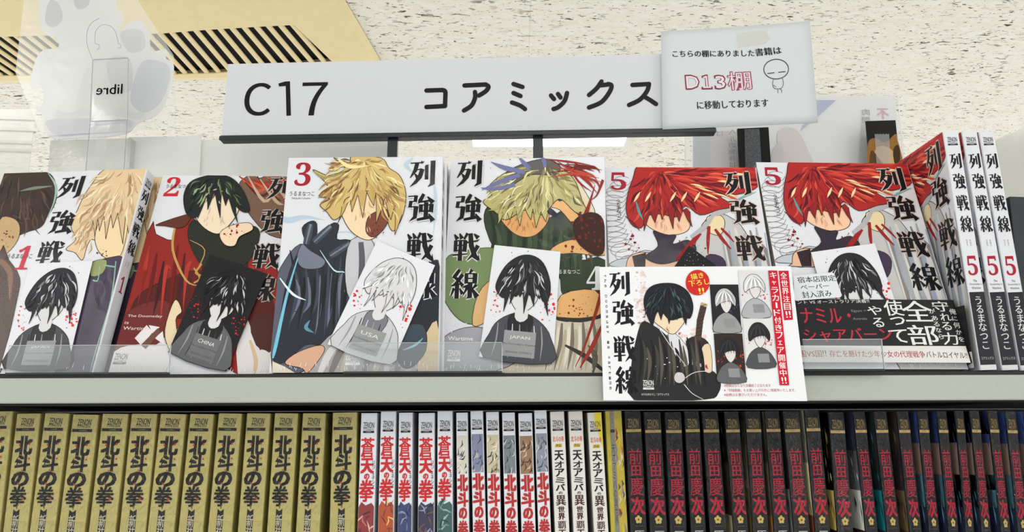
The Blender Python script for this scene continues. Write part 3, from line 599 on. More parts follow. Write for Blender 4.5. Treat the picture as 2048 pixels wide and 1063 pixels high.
r, P, w, h = leaning('v3', 'volume 3 comic facing out, yellow shock above dark gauntlet shapes, front of its stack', num='𝟑')
P.ol = 1.2; art3(P); P.build('cover_print', r, onfront); T = sub(P); glow(T, [(868, 582)], 14, 26, (176, 176, 182))
title(T, [(846, 347), (842, 416), (840, 494), (843, 568)], .0212, .0243, BK, (212, 216, 224)); number(T, r, '𝟑', 590, 348, 622, 52, (166, 30, 44)); author(T, 604, 387, 50)
T.T('Natsuko Uruma', 584, 396, 621, 396, 4, BK); T.build('title_lettering', r, onfront)
T = sub(P); u, v = T.conv(706, 712); zenon(T, u, v, .0105, (236, 236, 238), (236, 236, 238), (150, 150, 154)); T.build('publisher_mark', r, onfront)
for i, (dx, dy, lab) in enumerate(((.0022, .0150, 'volume 3 comic second in its stack, just behind the front copy'), (.0040, .0300, 'volume 3 comic at the back of its stack of three'))):
    leaning('v3', lab, num='𝟑', M=Matrix.Translation((dx, dy, -.0004*i)) @ PO['v3'][0], crimp=False)

r, P, w, h = leaning('v4', 'volume 4 comic facing out, olive hair shape with dark red splashes', num='𝟒')
P.ol = 1.2; art4(P); P.build('cover_print', r, onfront); T = sub(P); glow(T, [(936, 416), (932, 494), (930, 568)], 27, 33, (214, 214, 210))
title(T, [(940, 347), (936, 416), (933, 494), (929, 568)], .0218, .0243, BK, (216, 216, 214)); number(T, r, '𝟒', 1173, 556, 1206, 50, (214, 214, 216))
T.T('るまなつこ', 1117, 543, 1160, 543, 9, (226, 226, 222), (0, .01)); small_text(T, [('The Doom', 896, 646, 934, 647, 8, (238, 238, 238)), ('is', 897, 661, 905, 661, 7, (238, 238, 238)), ('Wartime', 896, 676, 946, 677, 8, (238, 238, 238))]); T.build('title_lettering', r, onfront)
T = sub(P); u, v = T.conv(908, 706); zenon(T, u, v, .0098, (236, 236, 238), (232, 232, 236), (150, 150, 154)); T.build('publisher_mark', r, onfront)

def five(P):
    art5(P)
cvt = {}
def title5(P, P0):
    glow(P, [(1475, 367), (1487, 424), (1500, 496)], 30, 33, (204, 176, 168)); 
    title(P, [(1475, 367), (1487, 424), (1500, 496)], .0222, .0236, BK, (206, 182, 174)); u, v = P.conv(1512, 561); P.kanji('線', u+.0004, v, .0222, .0236, BK)
    number(P, r5, '𝟓', 1221, 362, 1252, 42, (164, 30, 52))
    u, v = P.conv(1236, 398); P.V('うるまなつこ', u, v, v-.0205, .0042, BK, (0, .03))
r5, P5, w5, h5 = leaning('v5a', 'volume 5 comic facing out, red hair shape, partly behind the flyer', num='𝟓')
P5.ol = 1.2; five(P5); P5.build('cover_print', r5, onfront); T5 = sub(P5); title5(T5, P5); T5.build('title_lettering', r5, onfront)
P5p = P5
# the second copy reuses the same print, scaled to its own sheet
rb, Pb, wb, hb = leaning('v5b', 'volume 5 comic facing out with black paper band and small white sticker', num='𝟓', crimp=True)
ks = wb/w5
def scaled(o, parent):
    c = o.copy(); COL.objects.link(c); c.parent = parent; c.scale = (ks, 1, ks); return c
for ch in r5.children:
    if ch.name.startswith(('cover_print', 'title_lettering', 'volume_number')): scaled(ch, rb)
low = Print(conv_for(PO['v5b'][0])); low.clip = (0, 0, wb, hb); low.l = 0
# obi band
cvb = low.conv
vt = cvb(1750, 604)[1]; vm = cvb(1750, 696)[1]; vb = cvb(1750, 729)[1]
ob = empty('paper_band', None, rb)
O = Print(cvb); O.rect(-.0003, vm, wb+.0004, vt, (36, 37, 40)); O.rect(-.0003, vb, wb+.0004, vm, (216, 215, 214)); fy = -.0052
O.build('band_sheet', ob, lambda u, v, l: (u, fy-EPS*l, v), 'black and white paper band')
bxs('band_edge', [(wb+.0012, fy, vb, wb+.0015, .0138, vt)], ink((36, 37, 40)), ob)
bxs('band_back', [(0, fy+.0001, vb, wb, fy+.0003, vt)], ink((210, 210, 208)), ob)
Q = Print(cvb); Q.l = 3; Wt = (220, 221, 220); Rr = (186, 48, 66)
def ch(c, x, y, wp, hp, col=Wt, bold=(-.012, .012)): Q.T(c, x-wp/2, y, x+wp/2, y, hp, col, bold)
for a in (('使', 1780.4, 620.7, 37, 33), ('っ', 1788.7, 646.6, 28, 17), ('て', 1790.8, 676.6, 36, 28), ('や', 1743, 626, 28, 19), ('る', 1750.4, 649.7, 22, 20), ('全', 1827, 627, 58, 44), ('部', 1839, 674.5, 58, 42), ('守', 1873.5, 617.6, 31, 22), ('れ', 1884, 639, 21, 16), ('る', 1886, 657, 19, 17), ('力', 1893, 681.8, 30, 26),
          ('が', 1857, 627, 12, 10), ('あ', 1862, 641, 12, 10), ('る', 1866, 653, 11, 10), ('な', 1870, 665, 11, 10), ('ら', 1875, 678, 9, 10), ('俺', 1898, 628, 13, 12), ('に', 1902, 642, 10, 9), ('何', 1906, 655, 12, 12), ('か', 1910, 669, 11, 10), ('を', 1915, 683, 11, 10)): ch(*a)
Q.T('ナミル・', 1597, 636, 1695, 636, 32, Rr, (-.015, .015)); Q.T('シャアバーン', 1603, 675, 1777, 673, 28, Rr, (-.015, .015))
Q.T('ント VS オーストラリア決着!!', 1590, 609.5, 1732, 607, 8, Wt, (0, .012)); Q.T('Egypt ×', 1697, 627, 1726, 627, 6, (130, 130, 132)); Q.T('Australia', 1700, 642, 1728, 642, 5, (130, 130, 132))
Q.T('国VS国', 1594, 712, 1638, 712, 14, (160, 52, 74), (0, .015)); Q.T('!!', 1640, 711, 1647, 711, 13, BK)
Q.T('存亡を懸けた少年少女の代理戦争', 1653, 711.5, 1843, 713, 14, (160, 46, 70), (-.012, .012)); Q.T('バトルロイヤル!!', 1845, 713, 1927, 715, 13, (66, 30, 40), (-.01, .01))
Q.build('band_lettering', ob, lambda u, v, l: (u, fy-EPS*l, v))
# sticker on the film
stk = empty('price_sticker', None, rb); stk.name = 'sticker'
S = Print(cvb); S.px([(1582, 558), (1657, 551.5), (1662, 554), (1677, 597), (1674, 601), (1586, 608), (1582, 604)], (218, 222, 226))
S.build('sticker_sheet', stk, lambda u, v, l: (u, fy-.0012-EPS*l, v), 'white rounded sticker'); S.l = 3
S2 = sub(S); S2.T('宿本店限定', 1589, 567, 1664, 562.5, 13, BK, (0, .02)); S2.T('ペーパー', 1595, 581, 1651, 578, 10, BK, (0, .02)); S2.T('封入済み', 1598, 596.5, 1656, 592.5, 14, BK, (0, .02))
S2.build('sticker_lettering', stk, lambda u, v, l: (u, fy-.0012-EPS*l, v))
leaning('v5b', 'volume 5 comic hidden behind the banded copy, pale edge showing', num='𝟓', M=Matrix.Translation((-.0028, .0165, 0)) @ PO['v5b'][0], crimp=False)
leaning('v5a', 'volume 5 comic behind the flyer-covered copy, pale edge showing', num='𝟓', M=Matrix.Translation((.0022, .0165, 0)) @ PO['v5a'][0], crimp=False)

# ================================================================== CHARACTER CARDS on the covers (generic stand-ins)
def cardobj(key, quad, label, fn, off=.0022, sheet=WHITE, thick=.0004):
    """quad: photo corners TL TR BR BL; the card lies on the cover of book key"""
    M0, w = PO[key]; M = M0 @ Matrix.Translation((0, -off, 0)); cv = conv_for(M)
    q = [cv(*p) for p in quad]; c0 = q[3]
    M2 = M @ Matrix.Translation((c0[0], 0, c0[1])); r = empty('character_card', M2); tag(r, label, 'card')
    cv2 = conv_for(M2); q = [cv2(*p) for p in quad]
    slabp = [Vector((a, 0, b)) for a, b in q]; slab('card_sheet', slabp, Vector((0, thick, 0)), ink(sheet, .3, 'card_stock'), r)
    P = Print(cv2); xs = [a for a, b in q]; 
    P.ol = 1.1; fn(P); P.build('card_print', r, lambda u, v, l: (u, -.0001-EPS*l, v)); return r
def frame_fn(quad):
    """bilinear unit frame (s right, t down) -> photo px inside the card"""
    a, b, c, d = quad
    def f(s, t): return ((a[0]*(1-s)+b[0]*s)*(1-t)+(d[0]*(1-s)+c[0]*s)*t, (a[1]*(1-s)+b[1]*s)*(1-t)+(d[1]*(1-s)+c[1]*s)*t)
    return f
def generic_card(quad, hair, hl, coat, coat2, splash, txt, dark=False, face=(214, 214, 216)):
    f = frame_fn(quad); k = math.dist(quad[0], quad[1])/130
    def fn(P):
        if dark: P.px([f(0, 0), f(1, 0), f(1, 1), f(0, 1)], (34, 34, 37))
        X = lambda pts: [f(*p) for p in pts]
        P.drops(*f(.86, .5), 16*k, 34*k, 34, splash, .6, 3.6); P.drops(*f(.12, .52), 12*k, 26*k, 22, splash, .5, 2.6); P.drops(*f(.5, .1), 50*k, 18*k, 7, (110, 40, 50), .5, 1.3)
        P.px(X([(.06, 1), (.1, .78), (.2, .66), (.42, .58), (.6, .58), (.82, .66), (.95, .78), (.98, 1)]), coat, 3)
        P.px(X([(.34, .62), (.5, .57), (.68, .62), (.62, .8), (.48, .86), (.36, .78)]), coat2, 3)
        P.px(X([(.3, .4), (.36, .28), (.62, .28), (.72, .42), (.64, .52), (.5, .58), (.38, .52)]), face, 4)
        P.px(X([(.44, .52), (.58, .52), (.6, .62), (.5, .66), (.42, .62)]), face, 2)
        P.px(X([(.14, .42), (.1, .34), (.2, .18), (.38, .08), (.58, .06), (.76, .12), (.88, .28), (.88, .42), (.8, .46), (.72, .38), (.62, .42), (.5, .38), (.4, .44), (.32, .38), (.24, .46)]), hair, 4)
        rim = [f(*p) for p in [(.14+.09*i, .4-.02*(i % 2)) for i in range(9)]]
        P.fringe(rim, [f(.12+.105*i+(i % 2)*.03, .44+.07*((i*5) % 3)) for i in range(8)], hair)
        P.locks([f(*p) for p in [(.14, .4), (.2, .2), (.38, .1), (.7, .1), (.86, .3), (.86, .42), (.5, .38)]], f(.52, .02), 60, [hl, tuple(int(v*.6) for v in hair), tuple(min(255, int(v*1.25+10)) for v in hair), (196, 198, 202)], (10*k, 30*k), (1.5*k, 4*k), 17, .2)
        for i in range(0):
            a = i/15; b = f(.52, .1); m = f(.3+a*.42, .2+.03*(i % 3)); e = f(.13+a*.74, .36+.09*((i*7) % 5)/4); P.st([(b[0], b[1], 2*k), (m[0], m[1], 4*k), (e[0], e[1], .4)], [hl, hair, tuple(int(v*.7) for v in hair)][i % 3])
        for i in range(7):
            b = f(.2+i*.1, .68); e = f(.16+i*.11, .98); P.st([(b[0], b[1], 1.5), ((b[0]+e[0])/2+3, (b[1]+e[1])/2, 3), (e[0], e[1], .6)], [(150, 150, 152), (60, 60, 64), (206, 206, 206)][i % 3])
        P.px(X([(.3, .74), (.74, .74), (.74, .97), (.3, .97)]), (150, 152, 154) if not dark else (112, 112, 116))
        a, b = f(.38, .8), f(.66, .8); P.T(txt, a[0], a[1], b[0], b[1], 8*k, (222, 222, 222)); a, b = f(.3, .86), f(.74, .86); P.T('The Doomsday is Wartime', a[0], a[1], b[0], b[1], 5*k, (60, 60, 62))
        a, b = f(.34, .93), f(.7, .93); P.T('ZENON COMICS', a[0], a[1], b[0], b[1], 4*k, (70, 70, 72))
    return fn
q1 = [(60, 527), (185, 521), (134, 736), (0, 736)]
cardobj('v1', q1, 'black-haired white card resting on the volume 1 cover', generic_card(q1, (44, 46, 52), (120, 122, 128), (78, 78, 84), (54, 54, 60), (214, 70, 70), 'JAPAN'))
q2 = [(420, 508), (534, 547), (452, 742), (336, 704)]
cardobj('v2', q2, 'tilted black card on the red-coat volume 2 cover', generic_card(q2, (30, 30, 34), (96, 96, 100), (98, 100, 104), (40, 40, 44), (206, 50, 34), 'CHINA', True), sheet=(40, 40, 44))
q3 = [(754, 481), (870, 530), (783, 730), (655, 688)]
cardobj('v3', q3, 'tilted white-haired card on the volume 3 cover', generic_card(q3, (212, 212, 216), (170, 170, 176), (196, 198, 202), (120, 122, 130), (206, 40, 40), 'USA'))
q4 = [(989, 489.5), (1121, 503), (1106, 727), (958, 713)]
cardobj('v4', q4, 'upright black-haired white card on the volume 4 cover', generic_card(q4, (40, 42, 46), (130, 132, 136), (76, 78, 84), (40, 42, 46), (214, 52, 52), 'JAPAN'))
q5 = [(1622, 504), (1749, 486), (1822, 690), (1680, 706)]
cardobj('v5b', q5, 'black-haired white card tucked into the black paper band', generic_card(q5, (40, 42, 46), (130, 132, 136), (76, 78, 84), (40, 42, 46), (214, 52, 52), 'JAPAN'), off=.003)
q6 = [(1378, 491), (1432, 530), (1376, 610), (1322, 571)]
def spatter(P):
    P.px([q6[0], q6[1], q6[2], q6[3]], (28, 28, 30)); P.drops(1385, 520, 30, 16, 22, (210, 210, 210), .3, 1.1)
cardobj('v5a', q6, 'corner of a black card showing above the flyer', spatter, sheet=(30, 30, 32))

# ================================================================== STANDING VOLUME 5 COPIES
def stand_matrix(X, Y, Z, lean, w, yaw=0):
    return Matrix.Translation((X, Y, Z)) @ Matrix.Rotation(math.radians(lean), 4, 'Y') @ Matrix.Rotation(math.radians(-90+yaw), 4, 'Z') @ Matrix.Translation((-w, 0, 0))
for i, (xt, xb, lab) in enumerate(((1884.6, 1960, 'spine-out volume 5 comic nearest the face-out copies, cover showing'), (1922, 2003, 'middle spine-out volume 5 comic'), (1956, 2040, 'rightmost spine-out volume 5 comic beside the black folder'))):
    Y = .574+.003*i; a = atY(xt, 264, Y); b = atY(xb, 741, Y); w, h, t = .128, .1835, .0122
    lean = math.degrees(math.atan2(a.x-b.x, a.z-b.z)); hh = (a-Vector((b.x, Y, ZB))).length
    M = stand_matrix(b.x, Y, ZB, lean, w); r = empty('comic_book', M); tag(r, lab+(' on the top shelf' if i == 1 else ''), 'book', 'spine-out volume 5 comics')
    h = hh; body(r, w, h, t, ink(WHITE, .35, 'glossy_cover'), None, FILM_SOFT)
    s = h/.182; kx = w/w5
    for ch_ in r5.children:
        if ch_.name.startswith(('cover_print', 'title_lettering', 'volume_number')):
            c = ch_.copy(); COL.objects.link(c); c.parent = r; c.scale = (kx, 1, s)
    if i == 0:
        O = Print(); O.rect(0, .002, w, .049, (36, 37, 40)); O.rect(0, .002, w, .014, (214, 213, 212)); O.build('paper_band', r, lambda u, v, l: (u, -.004-EPS*l, v), 'black and white paper band')
    S = Print(); k = .182/477; t_ = t
    zenon(S, t_*.5, -.0066*s, t_*.62, BK, BK, (200, 200, 200))
    for j, chh in enumerate('列強戦線'): S.kanji(chh, t_*.52, -((327, 369, 414, 457)[j]-264)*k*s, t_*.74, .0128, BK)
    S.V('れっきょう', t_*.4, -.0855*s, -.0905*s, t_*.1, BK); S.V('せんせん', t_*.62, -.0855*s, -.0905*s, t_*.1, BK)
    S.H('𝟓', t_*.5, -(540-264)*k*s, t_*.62, .0152, RED)
    for q, (wd, yy) in enumerate((('The', 570), ('Doomsday is', 577), ('Wartime', 584))): S.H(wd, t_*.52, -(yy-264)*k*s, t_*(.22, .74, .56)[q], .0018, BK)
    S.rect(.0003, -(592-264)*k*s, t_-.0003, -h+.001, (38, 38, 44)); 
    S.V('うるまなつこ', t_*.52, -(600-264)*k*s, -(703-264)*k*s, t_*.5, (220, 220, 220), (0, .03)); S.H('コアミックス', t_*.52, -(719-264)*k*s, t_*.75, .0022, (200, 200, 200)); S.rect(.0003, -h+.0038, t_-.0003, -h+.0005, (214, 214, 214))
    S.build('spine_lettering', r, onspine(w, t, h))
a = atY(2019, 392, .582); b = atY(2056, 742, .582)
M = stand_matrix(b.x+.001, .584, ZB, math.degrees(math.atan2(a.x-b.x, a.z-b.z)), .13)
r = empty('folder', M); tag(r, 'black folder standing at the right end of the top shelf', 'folder'); hh = (a-b).length
bxs('cover', [(0, 0, 0, .13, .0022, hh), (0, .022, 0, .13, .0242, hh), (.128, 0, 0, .1305, .0242, hh)], noisy('dark_cloth_board', (34, 40, 46), (42, 48, 54), (80, 80, 80), .5), r, .0006)
bxs('page_block', [(.003, .0022, .002, .128, .022, hh-.003)], PAGE, r)

# ================================================================== LOWER ROW
YS = .600; ZL = ZC-.1713; WD = .128
PXM = 2.61e3
def dpx(y): return -(825-y)/1000*0 - (atY(1024, 825, YS).z-atY(1024, y, YS).z)
def spine_book(protoname, t, h, cm, Pr, filmm, label, xl, xr, yt, xb, group, side=None, first={}, YS=.600):
    key = (protoname,)
    a = atY(xl, yt, YS); b = atY(xb, 1063, YS); lean = math.atan2(a.x-b.x, a.z-b.z)
    foot = Vector((a.x-(a.z-ZL)*math.tan(lean), YS, ZL)); tw = (atY(xr, yt, YS)-a).length-.0013
    sz = ((a-foot).length)/h; sy = tw/t
    M = stand_matrix(foot.x, YS, ZL, math.degrees(lean), WD) @ Matrix.Diagonal((1, sy, sz, 1))
    if key not in first:
        r = empty('comic_book'); body(r, WD, h, t, ink(cm, .35, 'glossy_cover'), None, filmm, .0003)
        Pr.build('spine_lettering', r, onspine(WD, t, h)); r.matrix_world = M; first[key] = r
    else:
        p = first[key]; r = p.copy(); COL.objects.link(r)
        for c in p.children:
            d = c.copy(); COL.objects.link(d); d.parent = r
        r.matrix_world = M
    tag(r, label, 'book', group)
    return r
ORD = ['leftmost', 'second', 'third', 'fourth', 'fifth', 'sixth', 'seventh', 'eighth', 'ninth', 'tenth', 'eleventh', 'twelfth', 'thirteenth', 'fourteenth', 'fifteenth', 'sixteenth', 'seventeenth', 'eighteenth', 'nineteenth', 'twentieth', 'twenty-first']
def VB(P, s, u, y0, y1, w, c, bold=(0,)): P.V(s, u, dpx(y0), dpx(y1), w, c, bold)
# gold volumes
GOLD = noisy('gold_cover_stock', (200, 188, 116), (190, 178, 106), (3, 3, 120), .33, 0, 3, .5)
t, h = .0203, .1813
G = Print(); DKG = (34, 32, 34)
G.H('ZENON', t*.5, dpx(840), t*.52, .0048, DKG, (-.01, .02)); G.H('COMICSDX', t*.5, dpx(848.5), t*.52, .0016, DKG, (0, .02)); G.rect(t*.06, dpx(859), t*.84, dpx(853), DKG); G.H('COAMIX', t*.46, dpx(856), t*.28, .0011, (170, 160, 120))
for chh, y0, y1 in (('北', 868, 906), ('の', 938, 968), ('拳', 966, 1008)):
    G.H(chh, t*.47, dpx((y0+y1)/2), t*.66, dpx(y0)-dpx(y1)-.001, DKG, BC(.05, .035, chh))
G.H('斗', t*.5, dpx(921), t*.58, dpx(906)-dpx(938), DKG, BD(.05, .035)); G.poly([(t*.16, dpx(920)), (t*.3, dpx(908)), (t*.26, dpx(917)), (t*.38, dpx(915)), (t*.22, dpx(932)), (t*.26, dpx(921))], DKG)
for (u, y, r_) in ((.3, 886, .0009), (.7, 884, .0009), (.74, 913, .0008), (.66, 992, .001), (.4, 962, .0008), (.5, 936, .0007)): G.poly([(t*u+math.cos(k)*r_, dpx(y)+math.sin(k)*r_) for k in [q*1.047 for q in range(6)]], (196, 60, 50))
G.poly([(t*.34, dpx(1012)), (t*.47, dpx(1017)), (t*.6, dpx(1012)), (t*.6, dpx(1150)), (t*.34, dpx(1150))], (46, 46, 48)); VB(G, '新装版', t*.47, 1024, 1096, t*.24, (214, 206, 180), (0, .03))
G.poly([(t*.47, dpx(1003)), (t*.5, dpx(1009)), (t*.47, dpx(1013)), (t*.44, dpx(1009))], (120, 106, 60))
GO = [(-24, 30, 823, -52), (35, 85.5, 827, 7), (91, 143, 826, 60), (147, 201.6, 828.5, 117), (206, 261, 827, 178), (264, 318.5, 827, 239), (322, 376.6, 827, 295.6), (381, 432, 827, 357), (438, 488, 826, 416), (494.5, 545, 826, 475.7), (550, 600, 826, 534), (606, 655.5, 826, 592), (665.8, 718, 825, 659)]
for i, (xl, xr, yt, xb) in enumerate(GO):
    spine_book('gold', t, h, (172, 158, 92), G, FILM, f'shrink-wrapped gold comic spine, {ORD[i]} gold volume from the left on the lower shelf' if i else 'gold comic spine cut by the left edge of the photo, lower shelf', xl, xr, yt, xb, 'gold comics on the lower shelf')
for o in [o for o in bpy.data.objects if o.name.startswith('comic_book') and o.get('group') == 'gold comics on the lower shelf']:
    for c in o.children:
        if c.name.startswith(('cover', 'spine')) and not c.name.startswith('spine_l'): c.data.materials[0] = GOLD
# white spines with red brush title
def swirl(P, t, y0, y1, cols, seed):
    rnd = random.Random(seed); P.clip = (0.0003, dpx(1200), t-.0003, dpx(y0-4)); P.poly([(0, dpx(y1)), (t, dpx(y1)), (t, dpx(y0+10)), (t*.8, dpx(y0+2)), (t*.45, dpx(y0+7)), (t*.2, dpx(y0)), (0, dpx(y0+12))], cols[0])
    for i in range(26):
        cx, cy = t*rnd.uniform(.2, .8), rnd.uniform(y0+8, y1); a = rnd.uniform(0, 6.28); l = rnd.uniform(.004, .010); b = a+rnd.uniform(-.8, .8)
        p0 = (cx, dpx(cy)); p1 = (cx+math.cos(a)*l*.5, dpx(cy)+math.sin(a)*l*.5); p2 = (p1[0]+math.cos(b)*l*.5, p1[1]+math.sin(b)*l*.5)
        P.poly(ribbon([(*p0, .0006), (*p1, .0012), (*p2, .0001)]), cols[1+i % (len(cols)-1)])
    P.clip = None
AR = [[(140, 60, 60), (190, 120, 110), (90, 40, 50), (214, 186, 180), (70, 36, 44)], [(176, 84, 52), (214, 150, 70), (110, 44, 36), (120, 60, 60), (230, 190, 110)], [(66, 74, 112), (110, 120, 160), (40, 46, 80), (150, 160, 186)], [(62, 60, 84), (110, 88, 70), (36, 36, 56), (146, 150, 176)], [(66, 98, 96), (110, 146, 138), (40, 66, 66), (150, 180, 170)]]
A_ = [(722.8, 758.4, 825.7, 715), (762, 796, 822.7, 756), (798, 829, 825, 795.5), (837.4, 873, 825.7, 835.6), (875, 908.6, 822, 874.5)]
colw = ['wine red', 'orange', 'navy blue', 'dusky purple', 'teal']
for i, (xl, xr, yt, xb) in enumerate(A_):
    t, h = .0134, .182; P = Print(); RB = (196, 40, 44); zenon(P, t*.5, dpx(849), t*.66, BK, BK, (190, 190, 190)); 
    for chh, y0, y1, ww in (('蒼', 873, 913, .8), ('天', 914, 944, .72), ('の', 944, 956, .3), ('拳', 956, 1000, .84)): P.H(chh, t*.47, dpx((y0+y1)/2), t*ww, dpx(y0)-dpx(y1)-.0004, RB, BC(.06, .03, chh))
    VB(P, 'リジェネシス', t*.86, 918, 976, t*.2, BK, (0, .04)); swirl(P, t, 1000, 1110, AR[i], i)
    spine_book('regen%d' % i, t, h, WHITE, P, FILM_SOFT, f'white comic spine with red brush title above {colw[i]} artwork', xl, xr, yt, xb, 'white comics with red brush titles')
B_ = [(912.5, 939, 825, 914.6), (940.8, 969.4, 822, 946), (972, 1001, 823.6, 976), (1004, 1033, 825, 1010), (1036.5, 1067.5, 826, 1043), (1068.4, 1096.4, 820.5, 1076.6)]
AB = [[(206, 202, 190), (60, 58, 66), (96, 90, 110), (226, 220, 204)], [(128, 134, 160), (58, 62, 96), (186, 180, 170), (90, 96, 130)], [(196, 186, 160), (60, 56, 56), (150, 140, 110), (226, 220, 206)], [(120, 130, 136), (60, 66, 72), (180, 190, 196), (90, 100, 104)], [(150, 120, 92), (90, 62, 46), (206, 186, 160), (60, 44, 38)], [(140, 144, 156), (70, 72, 84), (196, 196, 200), (100, 104, 124)]]
cb = ['pale and charcoal', 'violet blue', 'cream and black', 'slate grey', 'brown', 'silver grey']
for i, (xl, xr, yt, xb) in enumerate(B_):
    t, h = .0110, .182; P = Print(); RB = (176, 46, 44); zenon(P, t*.5, dpx(847), t*.76, BK, BK, (190, 190, 190))
    P.poly([(t*.06, dpx(870)), (t*.94, dpx(870)), (t*.94, dpx(945)), (t*.06, dpx(945))], AB[i][0]); rnd = random.Random(i); P.clip = (t*.06, dpx(945), t*.94, dpx(870))
    for k in range(18):
        x, y = t*rnd.uniform(.1, .9), dpx(rnd.uniform(872, 942)); a = rnd.uniform(.8, 2.3); l = rnd.uniform(.003, .009); P.poly(ribbon([(x, y, .0004), (x+math.cos(a)*l*.5, y-math.sin(a)*l*.5, .0013), (x+math.cos(a+.5)*l, y-math.sin(a+.5)*l, .0001)]), AB[i][1+k % 3])
    P.clip = None
    for chh, y0, y1, ww in (('北', 947, 980, .82), ('斗', 981, 1011, .82), ('の', 1012, 1035, .62), ('拳', 1037, 1072, .82)): P.H(chh, t*.5, dpx((y0+y1)/2), t*ww, dpx(y0)-dpx(y1)-.0006, RB, BC(.065, .04, chh))
    spine_book('hoku%d' % i, t, h, WHITE, P, FILM_SOFT, f'slim white comic spine with {cb[i]} panel above red lettering', xl, xr, yt, xb, 'slim white comics with red lettering')
def tensai(P, t):
    P.H('北斗の拳', t*.5, dpx(879), t*.8, .0042, (206, 96, 46), (-.03, .03)); P.poly([(t*.24, dpx(895)), (t*.28, dpx(888.5)), (t*.76, dpx(888.5)), (t*.72, dpx(895))], (200, 176, 50)); P.H('外伝', t*.5, dpx(891.7), t*.36, .0022, BK, (0, .03))
    for chh, y0, y1 in (('天', 901, 921), ('才', 922, 936), ('ア', 937, 953), ('ミ', 954, 966), ('バ', 967, 981), ('の', 982, 988)): P.H(chh, t*.5, dpx((y0+y1)/2), t*(.62 if chh != 'の' else .26), dpx(y0)-dpx(y1)-.0004, BK, BD(.03, .02))
    for chh, y0, y1, ww in (('異', 989, 1010, .66), ('世', 1011, 1023, .44), ('界', 1024, 1038, .44), ('覇', 1040, 1056, .56), ('王', 1057, 1072, .5)): P.H(chh, t*.5, dpx((y0+y1)/2), t*ww, dpx(y0)-dpx(y1)-.0004, (66, 26, 30), BC(.045, .02, chh))
C_ = [(1100, 1131.4, 823, 1110), (1136.5, 1168, 822.4, 1147), (1174.5, 1206, 825, 1188)]
for i, (xl, xr, yt, xb) in enumerate(C_):
    t, h = .0119, .182; P = Print()
    if i == 2: P.poly([(t*.5, 0), (t*.97, 0), (t*.97, dpx(900)), (t*.7, dpx(868)), (t*.45, dpx(840))], (226, 210, 60))
    zenon(P, t*.5, dpx(848), t*.72, BK, BK, (190, 190, 190)); tensai(P, t)
    spine_book('ten%d' % i, t, h, (222, 220, 214), P, FILM_SOFT, ['ivory comic spine with black brush lettering, nearest the slim white comics', 'ivory comic spine with black brush lettering, middle of its trio', 'ivory comic spine with yellow patch at its head'][i], xl, xr, yt, xb, 'ivory comics with black brush lettering')
# yellow comic in its loose bag
t, h = .0145, .182; P = Print(); P.rect(0, -h+.001, t*.24, 0, (206, 192, 60)); P.rect(t*.24, -h+.001, t*.52, 0, (150, 146, 138)); P.rect(t*.26, dpx(867), t*.58, dpx(861), (60, 58, 54))
VB(P, '天才アミバの異世界', t*.38, 890, 1050, t*.2, (70, 66, 64)); P.rect(t*.52, -h+.001, t, dpx(836), (206, 186, 70)); P.clip = (t*.52, -h, t, 0); rnd = random.Random(4)
for k in range(34):
    x, y = t*rnd.uniform(.5, 1), dpx(rnd.uniform(840, 1120)); l = rnd.uniform(.004, .012); P.poly(ribbon([(x, y, .0005), (x+.001, y-l*.5, .0017), (x-.0005, y-l, .0001)]), [(226, 206, 60), (190, 70, 50), (150, 140, 150), (220, 216, 206), (90, 80, 90)][k % 5])
P.clip = None
r = spine_book('bagged', t, h, (200, 188, 90), P, FILM, 'yellow comic in a loose crinkled bag before the black comics', 1210, 1246, 822, 1222, None)
# black volumes with crimson brush title
t, h = .0137, .182; P = Print(); GD = (150, 128, 74); CR = (186, 36, 62)
P.H('ZENON', t*.5, dpx(848), t*.66, .0062, GD, (-.012, .012)); P.H('COMICS', t*.5, dpx(857.5), t*.62, .0013, GD); P.rect(t*.03, dpx(866), t*.97, dpx(860.5), (196, 170, 112)); P.H('COAMIX', t*.5, dpx(863), t*.3, .001, (110, 90, 50))
for chh, y0, y1, ww in (('前', 897, 930, .76), ('田', 931, 953, .56), ('慶', 954, 991, .78), ('次', 993, 1029, .8)): P.H(chh, t*.52, dpx((y0+y1)/2), t*ww, dpx(y0)-dpx(y1)-.0006, CR, BC(.035, .02, chh))
for k in range(5): a = math.pi/2+k*1.2566; P.poly([(t*.52+math.cos(a)*.0018+math.cos(b)*.00125, dpx(1038)+math.sin(a)*.0018+math.sin(b)*.00125) for b in [q*.785 for q in range(8)]], (214, 188, 110))
P.poly([(t*.52+math.cos(b)*.0007, dpx(1038)+math.sin(b)*.0007) for b in [q*.785 for q in range(8)]], (90, 70, 40)); P.H('Keiji Maeda', t*.52, dpx(1051), t*.5, .0007, (120, 116, 110)); P.st = P.st
VB(P, '原作', t*.52, 1059, 1100, t*.6, (206, 206, 206))
MA = [(1248.6, 1284, 822, 1260.8), (1287, 1323.7, 823.6, 1300), (1329, 1365, 823.6, 1339.8), (1367.8, 1400.6, 822, 1381.5), (1403, 1438.6, 822.7, 1419.5), (1447.7, 1479.6, 822.7, 1467), (1488.8, 1522.8, 822, 1505.5), (1528, 1560.8, 821.5, 1548), (1564.7, 1599.7, 822, 1587.5), (1607.6, 1640, 819.6, 1630),
      (1656, 1689.7, 823.6, 1674.5), (1705, 1732, 822.7, 1730.7), (1746, 1774.8, 822.7, 1773), (1792, 1818.8, 822.5, 1818.8), (1833, 1857, 822, 1857), (1872, 1895, 822, 1896), (1908.5, 1929, 821, 1930), (1938, 1960, 821, 1962), (1973.8, 1996, 821, 2001), (2008.8, 2033, 822, 2035), (2046, 2068, 822, 2073)]
